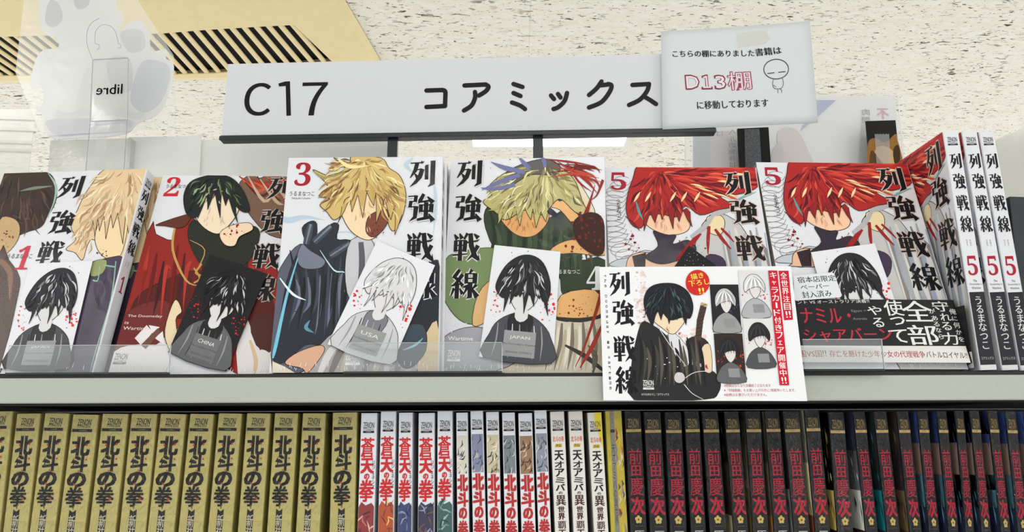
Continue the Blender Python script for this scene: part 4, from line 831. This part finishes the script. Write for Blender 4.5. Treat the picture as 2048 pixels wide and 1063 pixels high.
SIDE = [[(40, 38, 40)]]*5+[[(196, 190, 160), (60, 50, 44), (186, 180, 140)]]+[[(200, 190, 150), (120, 104, 70)]]+[[(190, 180, 140), (90, 80, 60), (150, 100, 60)]]+[[(70, 70, 110), (110, 110, 110)]]+[[(206, 200, 176), (196, 186, 140), (120, 60, 44)]]+[[(176, 150, 84), (206, 192, 130), (186, 160, 90), (90, 40, 36)]]+[[(50, 54, 84), (190, 200, 206), (206, 206, 196), (120, 60, 44)]]+[[(36, 116, 120), (30, 96, 104), (24, 110, 120), (150, 190, 196)]]+[[(110, 84, 50), (60, 40, 30), (100, 80, 56), (196, 160, 84)]]+[[(44, 66, 128), (110, 90, 80), (70, 120, 140), (30, 36, 60), (150, 150, 160)]]*7
sfm = {}
SIDE = [[tuple(min(255, int(v*1.15+8)) for v in c) for c in q] for q in SIDE]
for i, (xl, xr, yt, xb) in enumerate(MA):
    r = spine_book('maeda', t, h, (34, 33, 36), P, FILM, f'shrink-wrapped black comic spine with crimson title, {ORD[i]} of the black volumes', xl, xr, yt, xb, 'black comics with crimson titles', YS=.600-max(0, i-6)*.0021)
    cs = SIDE[i]; k = str(cs)
    if k in sfm: c = sfm[k].copy(); COL.objects.link(c); c.parent = r
    else:
        S = Print(); rnd = random.Random(len(cs)); n = len(cs)
        for q, c_ in enumerate(cs): S.rect(.0005, h*(1-(q+1)/n*.62) if q < n-1 else .0005, WD-.0003, h*(1-q/n*.62)-.0002, c_)
        for q in range(60):
            x, z = rnd.uniform(.08, WD-.002), rnd.uniform(.06, h-.006); l = rnd.uniform(.005, .016); S.poly(ribbon([(x, z, .0005), (x+.001, z-l*.5, .0016), (x+.0015, z-l, .0001)]), (lambda kf, cc: tuple(int(min(255, v*kf)) for v in cc))(rnd.choice((.5, .75, 1.25)), cs[min(n-1, int((1-z/h)/.62*n))]))
        c = S.build('front_cover_print', r, lambda u, v, l: (u, -.00045-EPS*l, v)); sfm[k] = c

# ================================================================== CLEAR ACRYLIC LIPS, FLYER
def lip(x0, x1, yt, yb, label, Y=.5735):
    a = atY(x0, yt, Y); b = atY(x1, yb, Y); r = empty('acrylic_lip', Matrix.Translation((a.x, Y, zt+.0028))); tag(r, label, 'shelf divider', 'clear acrylic lips on the top shelf edge')
    wd = b.x-a.x; hh = a.z-(zt+.0028)
    bxs('front_panel', [(0, -.0015, 0, wd, 0, hh)], ACR, r, .0003, 1); bxs('top_edge', [(0, -.0016, hh, wd, .0001, hh+.0003)], ink((206, 212, 212), .2), r); bxs('side_edge', [(wd, -.0016, .001, wd+.0003, .0001, hh)], ink((206, 212, 212), .2), r); bxs('base', [(0, -.0015, -.0001, wd, .002, .0012)], ink((70, 74, 76), .2), r)
lip(20, 337, 691, 750, 'clear acrylic lip at the foot of the blond and red-coat comics'); lip(690, 1004, 686, 748, 'clear acrylic lip spanning the middle white comics with the tilted white card'); lip(1604, 1768, 679, 745, 'clear acrylic lip below the black paper band', .5665)

sf = .976; fp = Vector((.0671, .5757, .0209))*sf; fw, fh = .148*sf, .105*sf
MF = book_matrix(fp.x, fp.y, -2.55, 8.7, .5, ZC+fp.z); fr = empty('flyer', MF); tag(fr, 'white promotional flyer with red banner strips hanging over the shelf edge', 'flyer')
bxs('flyer_sheet', [(0, 0, 0, fw, .0003, fh)], ink((230, 232, 236), .4, 'coated_paper'), fr)
cvf = conv_for(MF); P = Print(cvf); P.clip = (0, 0, fw, fh); P.ol = .9
P.drops(1285, 600, 16, 60, 70, (226, 206, 198), 1, 4); P.drops(1280, 580, 14, 50, 24, (206, 176, 166), .8, 3); P.drops(1385, 680, 26, 26, 60, (226, 200, 196), 1, 4); P.drops(1352, 672, 14, 10, 16, (190, 90, 90), .8, 2.4); P.drops(1286, 650, 10, 40, 20, (150, 130, 110), .8, 3)
P.px([(1272, 680), (1284, 644), (1302, 648), (1330, 668), (1356, 700), (1380, 728), (1420, 738), (1440, 760), (1436, 786), (1410, 798), (1268, 799), (1262, 740)], (40, 40, 42), 3)
P.px([(1378, 700), (1372, 682), (1392, 672), (1416, 684), (1420, 720), (1400, 726), (1384, 716)], (48, 42, 44), 3); P.st([(1396, 680, 12), (1400, 640, 13), (1408, 608, 13)], (74, 58, 50), 1); P.st([(1407, 612, 13), (1409, 606, 13)], (190, 166, 120), 1)
for k in range(9): P.st([(1391+k*1.3, 672-k*7.5, 1), (1403+k*1.2, 668-k*7.5, 1)], (40, 32, 30), 1)
P.px([(1404, 694), (1420, 690), (1424, 740), (1412, 744), (1402, 730)], (224, 200, 170), 3); P.drops(1410, 735, 10, 10, 12, (150, 40, 40), .6, 2.4)
P.px([(1340, 660), (1372, 690), (1378, 726), (1366, 732), (1340, 690)], (214, 214, 220), 3)
for i in range(16): P.st([(1278+i*8, 668+(i*13) % 30, 2), (1284+i*8, 710+(i*7) % 20, 7), (1276+i*9, 770, 1)], [(26, 26, 28), (66, 64, 60), (88, 82, 74)][i % 3])
for a in ([(1314, 650, 1.6), (1340, 690, 1.4), (1372, 732, 1)], [(1364, 760, 1.6), (1390, 744, 1.4), (1424, 742, 1)], [(1368, 768, 1.6), (1384, 786, 1.4), (1406, 798, 1)]): P.st(a, (206, 206, 208))
P.px([(1348, 752), (1354, 744), (1366, 746), (1370, 758), (1360, 766), (1350, 762)], (196, 196, 198), 4)
P.px([(1302, 620), (1312, 598), (1360, 600), (1372, 632), (1360, 656), (1344, 668), (1322, 654), (1306, 640)], (232, 210, 180), 4); P.drops(1336, 656, 6, 6, 10, (140, 30, 34), .5, 2)
P.px([(1290, 620), (1288, 596), (1298, 576), (1320, 567), (1352, 568), (1376, 584), (1386, 612), (1380, 636), (1366, 634), (1340, 640), (1322, 622), (1312, 628), (1304, 650)], (26, 30, 36), 4)
P.fringe([(1300, 626), (1314, 616), (1330, 612), (1346, 614), (1360, 618), (1376, 622)], [(1306, 650), (1322, 640), (1338, 648), (1354, 640), (1372, 650)], (26, 30, 36))
P.locks([(1292, 620), (1300, 580), (1330, 570), (1366, 578), (1382, 610), (1376, 630), (1330, 622)], (1336, 556), 50, [(46, 60, 66), (16, 18, 22), (70, 92, 98), (20, 24, 28)], (14, 34), (1.5, 4), 18, .2)
P.drops(1320, 740, 40, 40, 10, (220, 220, 220), .6, 1.8)
P.px([(1395+math.cos(a)*24, 565+math.sin(a)*25.5) for a in [k*.262 for k in range(24)]], (200, 38, 34))
# four little cards
def mini(q, hair, bg, sp, coat):
    f = frame_fn(q); P.px(q, bg); X = lambda pts: [f(*p) for p in pts]
    P.drops(*f(.8, .5), 10, 18, 16, sp, .5, 2.4); P.drops(*f(.2, .45), 8, 16, 12, sp, .5, 2)
    P.px(X([(.04, 1), (.12, .74), (.4, .6), (.6, .6), (.88, .74), (.97, 1)]), coat, 3); P.px(X([(.34, .3), (.66, .3), (.7, .46), (.52, .6), (.36, .48)]), (216, 214, 214), 4)
    P.px(X([(.16, .46), (.16, .26), (.36, .1), (.64, .1), (.86, .28), (.84, .46), (.7, .36), (.5, .36), (.32, .4)]), hair, 4)
    for i in range(8): b = f(.5, .12); e = f(.16+i*.1, .42); m = f(.3+i*.06, .24); P.st([(b[0], b[1], 1), (m[0], m[1], 2.4), (e[0], e[1], .3)], tuple(min(255, int(v*(.75 if i % 2 else 1.3)+8)) for v in hair))
    P.px(X([(.4, .72), (.78, .72), (.8, .9), (.42, .9)]), (140, 142, 144))
mini([(1419, 569), (1476, 569), (1483, 664), (1426, 664)], (190, 190, 192), (34, 34, 40), (60, 66, 110), (150, 152, 154)); mini([(1476, 541), (1534, 541), (1542, 634), (1484, 635)], (214, 214, 218), (214, 214, 218), (190, 50, 56), (170, 172, 176))
mini([(1427, 667), (1484, 667), (1493, 764), (1434, 764)], (36, 36, 40), (48, 40, 40), (196, 62, 40), (96, 98, 100)); mini([(1485, 637), (1544, 637), (1552, 734), (1493, 735)], (40, 42, 46), (216, 216, 218), (206, 90, 90), (78, 80, 84))
P.px([(1536, 541), (1554, 541), (1578, 770), (1559, 770)], (196, 26, 48)); P.px([(1557, 541), (1577, 541), (1586, 639), (1568, 640)], (196, 26, 48))
P.build('flyer_print', fr, onfront)
T = sub(P); title(T, [(1240, 567), (1246, 625), (1249, 697), (1252, 760)], .0158, .0198)
T.build('title_lettering', fr, onfront); T = sub(P); T.T('描き', 1381, 554, 1406, 550, 12, (238, 226, 90), (0, .03)); T.T('下ろし', 1377, 568, 1418, 563, 12, (238, 226, 90), (0, .03)); T.T('!!', 1397, 582, 1407, 581, 12, (238, 226, 90), (0, .05))
def VP(s, xt, yt, xb, yb, wpx, c, bold=(0, .03)):
    n = len(s)
    for i, chh in enumerate(s):
        if chh == ' ': continue
        k = (i+.5)/n; x, y = xt+(xb-xt)*k, yt+(yb-yt)*k; hp = (yb-yt)/n*.9
        if chh == '‼': T.T('!!', x-wpx*.35, y, x+wpx*.35, y-.5, hp, c, bold); continue
        if chh == 'ー': T.T('｜', x-1, y, x+1, y, hp*.9, c, bold); continue
        kk = .62 if chh in 'ャェィ' else 1
        T.T(chh, x-wpx/2*kk, y, x+wpx/2*kk, y, hp*kk, c, bold)
WW = (240, 238, 238)
VP('全世界注目‼', 1566, 543, 1577, 636, 13, WW); VP('キャラカード付きフェア開催中‼', 1545, 543, 1568, 768, 13, WW)
T.build('banner_lettering', fr, onfront); T = sub(P); RN = (176, 66, 72); T.T('※特典はなくなり次第終了となります', 1448, 771, 1541, 770.5, 6.5, RN); T.T('※「列強戦線」をお買い上げの方に1枚配布いたします。', 1448, 780, 1591, 779.5, 6.5, RN); T.T('※絵柄はお選びいただけません。', 1448, 789, 1534, 788.5, 6.5, RN)
T.T('©うるまなつこ／コアミックス', 1283, 788, 1338, 788, 5, (226, 226, 226)); u, v = T.conv(1296.5, 765); zenon(T, u, v, .0076, (230, 230, 230), (224, 224, 226), (120, 120, 122))
for i, chh in enumerate('TheDoomsdayisWartime'):
    g = [0, 1, 2, 4, 5, 6, 7, 8, 9, 10, 11, 13, 14, 16, 17, 18, 19, 20, 21, 22][i]; x, y = 1210+g*.5, 551+g*10.2
    a, b = T.conv(x, y); T.H(chh, a, b, .0021 if chh not in 'iT' else .0022, .0016, (60, 60, 64), (0, .02), -math.pi/2)
T.build('flyer_lettering', fr, onfront)

# ================================================================== HANGING SIGN AND NOTICE
YSG = .70
pbl = atY(443, 274, YSG+.008); pbr = atY(1430, 258, YSG-.008)
d = (pbr-pbl); yaw = math.degrees(math.atan2(d.y, d.x)); rl = -math.degrees(math.atan2(d.z, math.hypot(d.x, d.y)))
MS = Matrix.Translation(pbl) @ Matrix.Rotation(math.radians(yaw), 4, 'Z') @ Matrix.Rotation(math.radians(rl), 4, 'Y') @ Matrix.Rotation(math.radians(-3), 4, 'X')
sg = empty('shelf_sign', MS); tag(sg, 'long white category sign C17 on a black rail above the comics', 'sign')
cs = conv_for(MS); q = [cs(*p) for p in ((443, 273), (1326, 259), (1326, 108), (456, 128))]
slab('sign_panel', [Vector((a, 0, b)) for a, b in q], Vector((0, .0015, 0)), ink((208, 210, 216), .5, 'matt_white_board'), sg)
ra = cs(443, 278); rb_ = cs(1430, 262); L_r = rb_[0]
bxs('rail', [(0, -.004, -.0049, L_r, .006, .0002)], BLACK, sg, .0008); bxs('rail_lip', [(0, -.0055, -.0052, L_r, -.004, -.0014)], BLACK, sg, .0003)
for xp in (785, 1076):
    u = cs(xp, 290)[0]; bxs('post', [(u-.0048, -.001, -(pbl.z-zt)-.0, u+.0048, .005, -.0045)], BLACK, sg, .0006)
T = Print(cs); KB = (20, 22, 26); RES = 8
T.T('Ｃ', 490, 199, 541, 198, 71, KB, (-.012, 0, .012)); T.T('７', 604, 198, 653, 197, 72, KB, (-.01, 0, .01)); RES = 2; T.px([(570, 163), (580, 162.5), (582, 231), (573, 231.5), (571.5, 172), (558, 173), (557, 167)], KB)
T.build('code_lettering', sg, lambda u, v, l: (u, -.0002-EPS*l, v)); T = sub(T)
def pen(P, pts, w, c, n=5):
    s_ = smooth([(x, y, w) for x, y in pts], n, False) if len(pts) > 2 else [(x, y, w) for x, y in pts]
    P.st(s_, c, 1, False)
    for (x, y) in (pts[0], pts[-1]): P.px([(x+math.cos(a)*w/2, y+math.sin(a)*w/2) for a in [k*.524 for k in range(12)]], c, 0, False)
pw = 9
def PL(segs):
    for s_ in segs: pen(T, s_, pw, KB)
PL([[(853, 181), (885, 180)], [(883, 180), (890, 182), (891, 190)], [(891, 186), (890, 212)], [(853, 214), (890, 212)],
    [(929, 171), (972, 169)], [(970, 169), (977, 173), (972, 182), (958, 191)], [(950, 184), (950, 196), (943, 211), (928, 221)],
    [(1027, 168), (1045, 174)], [(1027, 186), (1041, 192)], [(1024, 205), (1040, 211), (1050, 218)],
    [(1102, 191), (1108, 198)], [(1116, 188), (1121, 195)], [(1134, 186), (1129, 202), (1117, 214), (1107, 218)],
    [(1203, 163), (1193, 177), (1178, 190)], [(1198, 171), (1216, 169)], [(1216, 168), (1223, 171), (1219, 184), (1203, 204), (1178, 215)],
    [(1265, 170), (1298, 168)], [(1298, 168), (1294, 182), (1280, 199), (1258, 210)], [(1288, 193), (1300, 200), (1312, 208)]])
T.build('sign_lettering', sg, lambda u, v, l: (u, -.0002-EPS*l, v))
# notice sheet taped over the sign's right end (slightly curled)
MN = MS @ Matrix.Translation((0, -.006, 0)); cn = conv_for(MN); tl, tr, br, bl = [Vector((*cn(*p), 0)) for p in ((1322, 63), (1617, 46), (1636, 246), (1325, 259))]
nr = empty('paper_notice', MN @ Matrix.Translation((bl.x, 0, bl.y))); tag(nr, 'white paper notice with outlined D13 lettering taped over the sign end', 'notice')
o0 = bl.copy()
def bow(u, v):      # the free upper right corner curls toward the viewer
    a = max(0, u-.05)/.1; b = max(0, v)/.1; return -.0035*a*a*b
N = 12; v = []; f = []
for i in range(N+1):
    for j in range(N+1):
        s, t2 = i/N, j/N; p = (bl*(1-s)+br*s)*(1-t2)+(tl*(1-s)+tr*s)*t2-o0; v.append((p.x, bow(p.x, p.y), p.y))
f = [(i*(N+1)+j, (i+1)*(N+1)+j, (i+1)*(N+1)+j+1, i*(N+1)+j+1) for i in range(N) for j in range(N)]
PM = ink((206, 212, 216), .6, 'copy_paper'); o = mesh('notice_sheet', v, f, PM, nr, None, True); so = o.modifiers.new('t', 'SOLIDIFY'); so.thickness = .0002; so.offset = 1
cn2 = lambda x, y: (cn(x, y)[0]-o0.x, cn(x, y)[1]-o0.y)
T = Print(cn2); T.T('こちらの棚にありました', 1345, 108, 1508, 107, 15, BK, (-.02, .02)); T.T('書籍は', 1510, 106, 1561, 102, 17, BK, (-.02, .02)); T.T('に移動しております', 1394, 211, 1536, 206, 18, BK, (-.02, .02))
T.T('D', 1370, 165, 1399, 164, 33, (128, 44, 66), (0,), .03); T.T('１', 1402, 164.5, 1424, 164, 33, (128, 44, 66), (0,), .03); T.T('3', 1428, 165, 1452, 164, 33, (128, 44, 66), (0,), .03); T.T('棚', 1454, 163, 1503, 161, 43, (150, 60, 84), (0,), .022)
T.T('D', 1372.5, 165, 1396.5, 164, 27, (226, 212, 222), (0,), .004); T.T('１', 1405, 164.5, 1421, 164, 27, (226, 212, 222), (0,), .004); T.T('3', 1431, 165, 1449.5, 164, 27, (226, 212, 222), (0,), .004); T.T('棚', 1456, 163, 1501, 161, 39, (228, 208, 220), (0,), -.006)
for pts in ([(1551.5+math.cos(a)*24.5, 139.5+math.sin(a)*19.5, 1.4) for a in [k*.2618 for k in range(25)]], [(1534, 148, 1.4), (1548, 146.5, 1.4)], [(1556, 146, 1.4), (1570, 144.5, 1.4)], [(1546, 160, .9), (1544.5, 170, .9), (1549, 178, .9), (1562, 177.5, .9), (1566, 168, .9), (1564, 158, .9)], [(1546, 171, .8), (1552, 175, .8)], [(1555, 180, .9), (1555.5, 187, .9)], [(1560, 179, .9), (1563, 182, .9), (1562, 187, .9)]): T.st(pts, BK, 2, False)
T.build('notice_lettering', nr, lambda u, v, l: (u, bow(u, v)-.0006-EPS*l, v))
K = Print(cn2); K.px([(1473, 66), (1533, 60), (1538, 80), (1530, 88), (1474, 97)], film('adhesive_tape', .2, .04, .3, .1, 30, (.99, .98, .95), .3, (226, 224, 214))); K.build('tape', nr, lambda u, v, l: (u, bow(u, v)-.0008-EPS*l, v))

# ================================================================== BACK OF THE SHELF: SHEETS, POSTER, TAG
def sheet(name, quad, Y, m, label, cat, th=.0008, kidname='sheet', foot=True):
    ps = [atY(x, y, Y) for x, y in quad]
    if foot: ps[2].z = ps[3].z = zt+.0005
    r = empty(name, Matrix.Translation((ps[3].x, Y, ps[3].z))); o_ = ps[3].copy()
    slab(kidname, [p-o_ for p in ps], Vector((0, th, 0)), m, r); tag(r, label, cat); return r, o_
CB = noisy('white_corrugated_board', (240, 242, 237), (234, 236, 231), (8, 8, 3), .6)
sheet('display_board', [(257, 274), (403, 271.5), (403, 480), (250, 480)], .80, CB, 'white board behind the volume 1 and 2 comics, left piece', 'board')
sheet('display_board', [(397, 279), (776, 279), (776, 480), (397, 480)], .805, CB, 'white board behind the volume 2 and 3 comics, right piece by the post', 'board')
sheet('plastic_box', [(101, 280), (262, 276), (262, 480), (96, 480)], .79, film('frosted_plastic', .4, .05, .15, .5, 120, (1, 1, 1), .55, (226, 227, 221)), 'frosted clear plastic sheet at the foot of the hook tag', 'plastic sheet', .012)
r, o_ = sheet('plastic_bag', [(-60, 217), (72, 218), (78, 226), (100, 420), (-60, 420)], .77, film('streaky_bag', .4, .05, .2, .4, 5, (1, 1, 1), .42, (232, 230, 224)), 'translucent streaky plastic bag at the far left edge', 'plastic bag')
for k, yy in enumerate((236, 258, 284, 300)):
    a, b = atY(-60, yy, .768)-o_, atY(76, yy+4, .768)-o_
    slab('fold', [a, b, b+Vector((0, 0, .0035)), a+Vector((0, 0, .003))], Vector((0, .0004, 0)), film('fold_film', .4, .1, .2, .3, 5, (1, 1, 1), .5, (214, 211, 202)), r)
# poster sheet in a clear sleeve
YP = .93
r, o_ = sheet('poster', [(1386, 192), (1790, 191), (1806, 440), (1386, 440)], YP, ink((246, 247, 252), .5, 'poster_back'), 'back of a white poster in a clear sleeve behind the right-hand comics', 'poster')
def cp(x, y): p = atY(x, y, YP-.001)-o_; return (p.x, p.z)
P = Print(cp); P.px([(1633, 200), (1672, 200), (1636, 232), (1600, 262)], (184, 196, 226)); P.px([(1386, 262), (1474, 262), (1478, 440), (1386, 440)], (222, 220, 228)); P.px([(1386, 262), (1420, 262), (1424, 440), (1386, 440)], (204, 214, 222))
P.px([(1556, 262), (1592, 258), (1616, 300), (1630, 345), (1580, 350), (1560, 310)], (230, 222, 226), 3); P.px([(1545, 300), (1562, 285), (1568, 320), (1560, 340), (1545, 330)], (218, 214, 220), 3); P.px([(1724, 240), (1736, 240), (1740, 330), (1716, 332)], (208, 210, 212))
def mir(s, xl, y, xr, h, c): P.T(s, xl, y, xr, y, h, c, (0, .02))
def mirv(s, x, y0, y1, w, c):
    n = len(s); 
    for i, k in enumerate(s): 
        a, b = P.conv(x-w/2, y0+(y1-y0)*(i+.5)/n), P.conv(x+w/2, y0+(y1-y0)*(i+.5)/n); kk = (b[0]-a[0])/w
        P.H(k, (a[0]+b[0])/2, a[1], -(b[0]-a[0]), (y1-y0)/n*.86*kk, c, (0, .02))
mirv('不', 1766, 214, 240, 24, (228, 176, 192)); mirv('肉間', 1732, 216, 248, 15, (176, 176, 182)); mirv('ヘルの物体は', 1464, 258, 336, 13, (168, 170, 178)); mirv('は', 1438, 260, 274, 15, (176, 180, 190))
P.build('poster_print', r, lambda u, v, l: (u, -.0011-EPS*l, v))
sl = [atY(x, y, YP-.004)-o_ for x, y in ((1368, 188), (1797, 187), (1816, 440), (1368, 440))]; sl[2].z = sl[3].z = 0; slab('clear_sleeve', sl, Vector((0, .001, 0)), SLEEVE, r)
for quad in (((1369, 262), (1372, 262), (1372, 440), (1369, 440)), ((1384, 262), (1386, 262), (1386, 440), (1384, 440)), ((1795, 188), (1797.5, 188), (1817, 430), (1814, 430))):
    s_ = [atY(x, y, YP-.005)-o_ for x, y in quad]; slab('sleeve_edge', s_, Vector((0, .0005, 0)), ink((238, 240, 240), .2), r)
r, o_ = sheet('poster_stand', [(1475, 257), (1537, 254), (1546, 440), (1482, 440)], .905, ink((20, 20, 22), .5), 'black strip with grey tape standing between the poster and the comics', 'stand', .003)
s_ = [atY(x, y, .9045)-o_ for x, y in ((1489, 258), (1519, 257), (1524, 345), (1491, 345))]; slab('grey_tape', s_, Vector((0, .0003, 0)), noisy('mottled_tape', (92, 96, 102), (60, 62, 68), (500, 500, 500), .7, .1), r)
r, o_ = sheet('picture_card', [(1731, 242), (1791, 240), (1806, 440), (1742, 440)], .90, ink((30, 28, 26), .4), 'dark picture card with amber glow taped before the poster', 'picture', .001)
def cp2(x, y): p = atY(x, y, .90)-o_; return (p.x, p.z)
P = Print(cp2); P.px([(1736, 286), (1750, 276), (1770, 285), (1790, 268), (1795, 280), (1802, 330), (1740, 332)], (150, 106, 48), 3); P.px([(1750, 300), (1770, 292), (1792, 310), (1798, 345), (1746, 345)], (206, 170, 120), 3); P.px([(1742, 300), (1760, 320), (1780, 345), (1742, 345)], (96, 62, 34), 3); P.px([(1786, 300), (1797, 290), (1800, 320), (1790, 330)], (66, 46, 28), 3)
P.build('picture_print', r, lambda u, v, l: (u, -.0002-EPS*l, v))
K = Print(cp2); n_ = [(1748+k*2.9, 268+(k % 2)*1.6) for k in range(11)]; K.px(n_+[(1780, 330), (1752, 330)], film('frosted_tape', .2, .05, .3, .2, 60, (1, 1, 1), .35, (190, 192, 196))); K.build('tape', r, lambda u, v, l: (u, -.0016-EPS*l, v))
sheet('acrylic_sheet', [(1992, 279), (2120, 222), (2120, 440), (1992, 440)], .80, film('grey_acrylic', .3, .03, .1, 0, 5, (1, 1, 1), .6, (204, 204, 198)), 'pale translucent panel at the right edge behind the black folder', 'panel')

# hook tag on a clear strip
YT = .735
r = empty('hook_tag', Matrix.Translation(atY(210, 345, YT))); o_ = r.matrix_world.translation.copy(); tag(r, 'clear plastic hook tag with mirrored black lettering', 'tag')
def ct(x, y, Y=YT): return atY(x, y, Y)-o_
TAGM = film('tag_plastic', .35, .04, .08, .1, 20, (.99, .99, .99), .12)
slab('tag_body', [ct(*p) for p in ((186, 118), (256, 116), (255, 241), (181, 243))], Vector((0, .0005, 0)), TAGM, r)
s_ = [ct(*p, YT+.004) for p in ((181, 244), (255, 242), (247, 420), (170, 420))]; s_[2].z = s_[3].z = zt-o_.z+.0008; slab('tag_strip', s_, Vector((0, .0005, 0)), TAGM, r)
EDG = ink((150, 154, 156), .25)
E_ = Print(lambda x, y: ((ct(x, y)).x, (ct(x, y)).z))
for pts in ([(185, 118, 1.1), (175, 90, 1.1), (175, 64, 1.1), (184, 46, 1.1), (200, 37, 1.1)], [(191, 88, 1), (191, 66, 1), (200, 53, 1), (212, 50, 1), (226, 56, 1), (234, 72, 1), (237, 88, 1)], [(191, 88, 1), (198, 90, 1), (199, 97, 1), (194, 100, 1)], [(237, 88, 1), (242, 90, 1), (241, 96, 1), (236, 96, 1)], [(187, 120, 1.3), (256, 116, 1.3)], [(186, 120, 1.3), (181, 243, 1.3)], [(257, 117, .9), (256, 240, .9)], [(181, 243, 1.4), (255, 240, 1.4)], [(181, 245, 1.3), (172, 345, 1.3)], [(255, 241, 1.2), (248, 345, 1.2)]): E_.st(pts, EDG, 3)
E_.build('tag_edge', r, lambda u, v, l: (u, -.0006, v))
a, b = ct(194, 181), ct(246, 178); X = Print(); X.H('libre', (a.x+b.x)/2, (a.z+b.z)/2, -(b.x-a.x), (b.x-a.x)*.42, KB, (-.01, .01), math.radians(2.5)); X.build('tag_lettering', r, lambda u, v, l: (u, -.0012, v))
# cardboard cut-out seen from behind, generic scalloped outline, inside a clear bag
YK = .765; r = empty('cardboard_cutout', Matrix.Translation(atY(200, 280, YK))); o2 = r.matrix_world.translation.copy(); tag(r, 'pale lavender cardboard cut-out seen from behind in a clear bag', 'cutout')
def ck(x, y): p = atY(x, y, YK)-o2; return (p.x, p.z)
OUT = smooth([(86, -40), (80, 20), (80, 52), (94, 69), (111, 73), (116, 95), (78, 106), (60, 172), (84, 176), (86, 206), (72, 218), (88, 234), (88, 262), (108, 277), (150, 276), (205, 274), (254, 266), (276, 246), (312, 230), (332, 202), (347, 132), (331, 116), (332, 98), (303, 101), (297, 64), (282, 42), (262, 44), (236, 60), (247, 34), (232, 12), (214, -40)], 4)
slab('board', [Vector((ck(*p)[0], 0, ck(*p)[1])) for p in OUT], Vector((0, .0012, 0)), ink((236, 237, 240), .6, 'white_card'), r)
cxm, cym = 200, 150
P = Print(ck); P.px([(cxm+(x-cxm)*.965, cym+(y-cym)*.965) for x, y in OUT], (240, 241, 246))
for pts, c in (([(95, 240), (180, 236), (262, 240), (250, 262), (160, 270), (110, 270)], (208, 210, 226)), ([(290, 120), (340, 135), (325, 200), (290, 225), (262, 205), (268, 160)], (206, 210, 226)), ([(110, 110), (180, 100), (180, 200), (120, 225), (95, 170)], (246, 247, 250)), ([(100, 0), (120, 12), (125, 40), (105, 55), (90, 40)], (200, 202, 212)), ([(150, -20), (180, -20), (176, 12), (152, 16)], (196, 198, 206)), ([(215, 120), (260, 118), (262, 180), (225, 176)], (212, 214, 222)), ([(240, 66), (282, 60), (290, 96), (258, 104)], (212, 214, 222)), ([(150, 214), (178, 130), (184, 214)], (236, 236, 238))): P.px(pts, c, 4)
for i in range(16): x = 118+i*11; P.px([(x+math.cos(a)*8, 228+math.sin(i)*4+math.sin(a)*8) for a in [k*.785 for k in range(8)]], (226, 228, 234), 0, False)
P.build('board_print', r, lambda u, v, l: (u, -.0001-EPS*l, v))
bg = [Vector((ck(*p)[0], -.006, ck(*p)[1])) for p in ((62, -60), (250, -60), (280, 6), (352, 116), (356, 260), (90, 276), (38, 150))]; slab('clear_bag', bg, Vector((0, .0004, 0)), BAG, r)
s_ = [Vector((ck(*p)[0], .003, ck(*p)[1])) for p in ((196, 200), (216, 200), (216, 420), (196, 420))]; s_[2].z = s_[3].z = zt-o2.z+.0006; slab('support_strip', s_, Vector((0, .0008, 0)), TAGM, r)
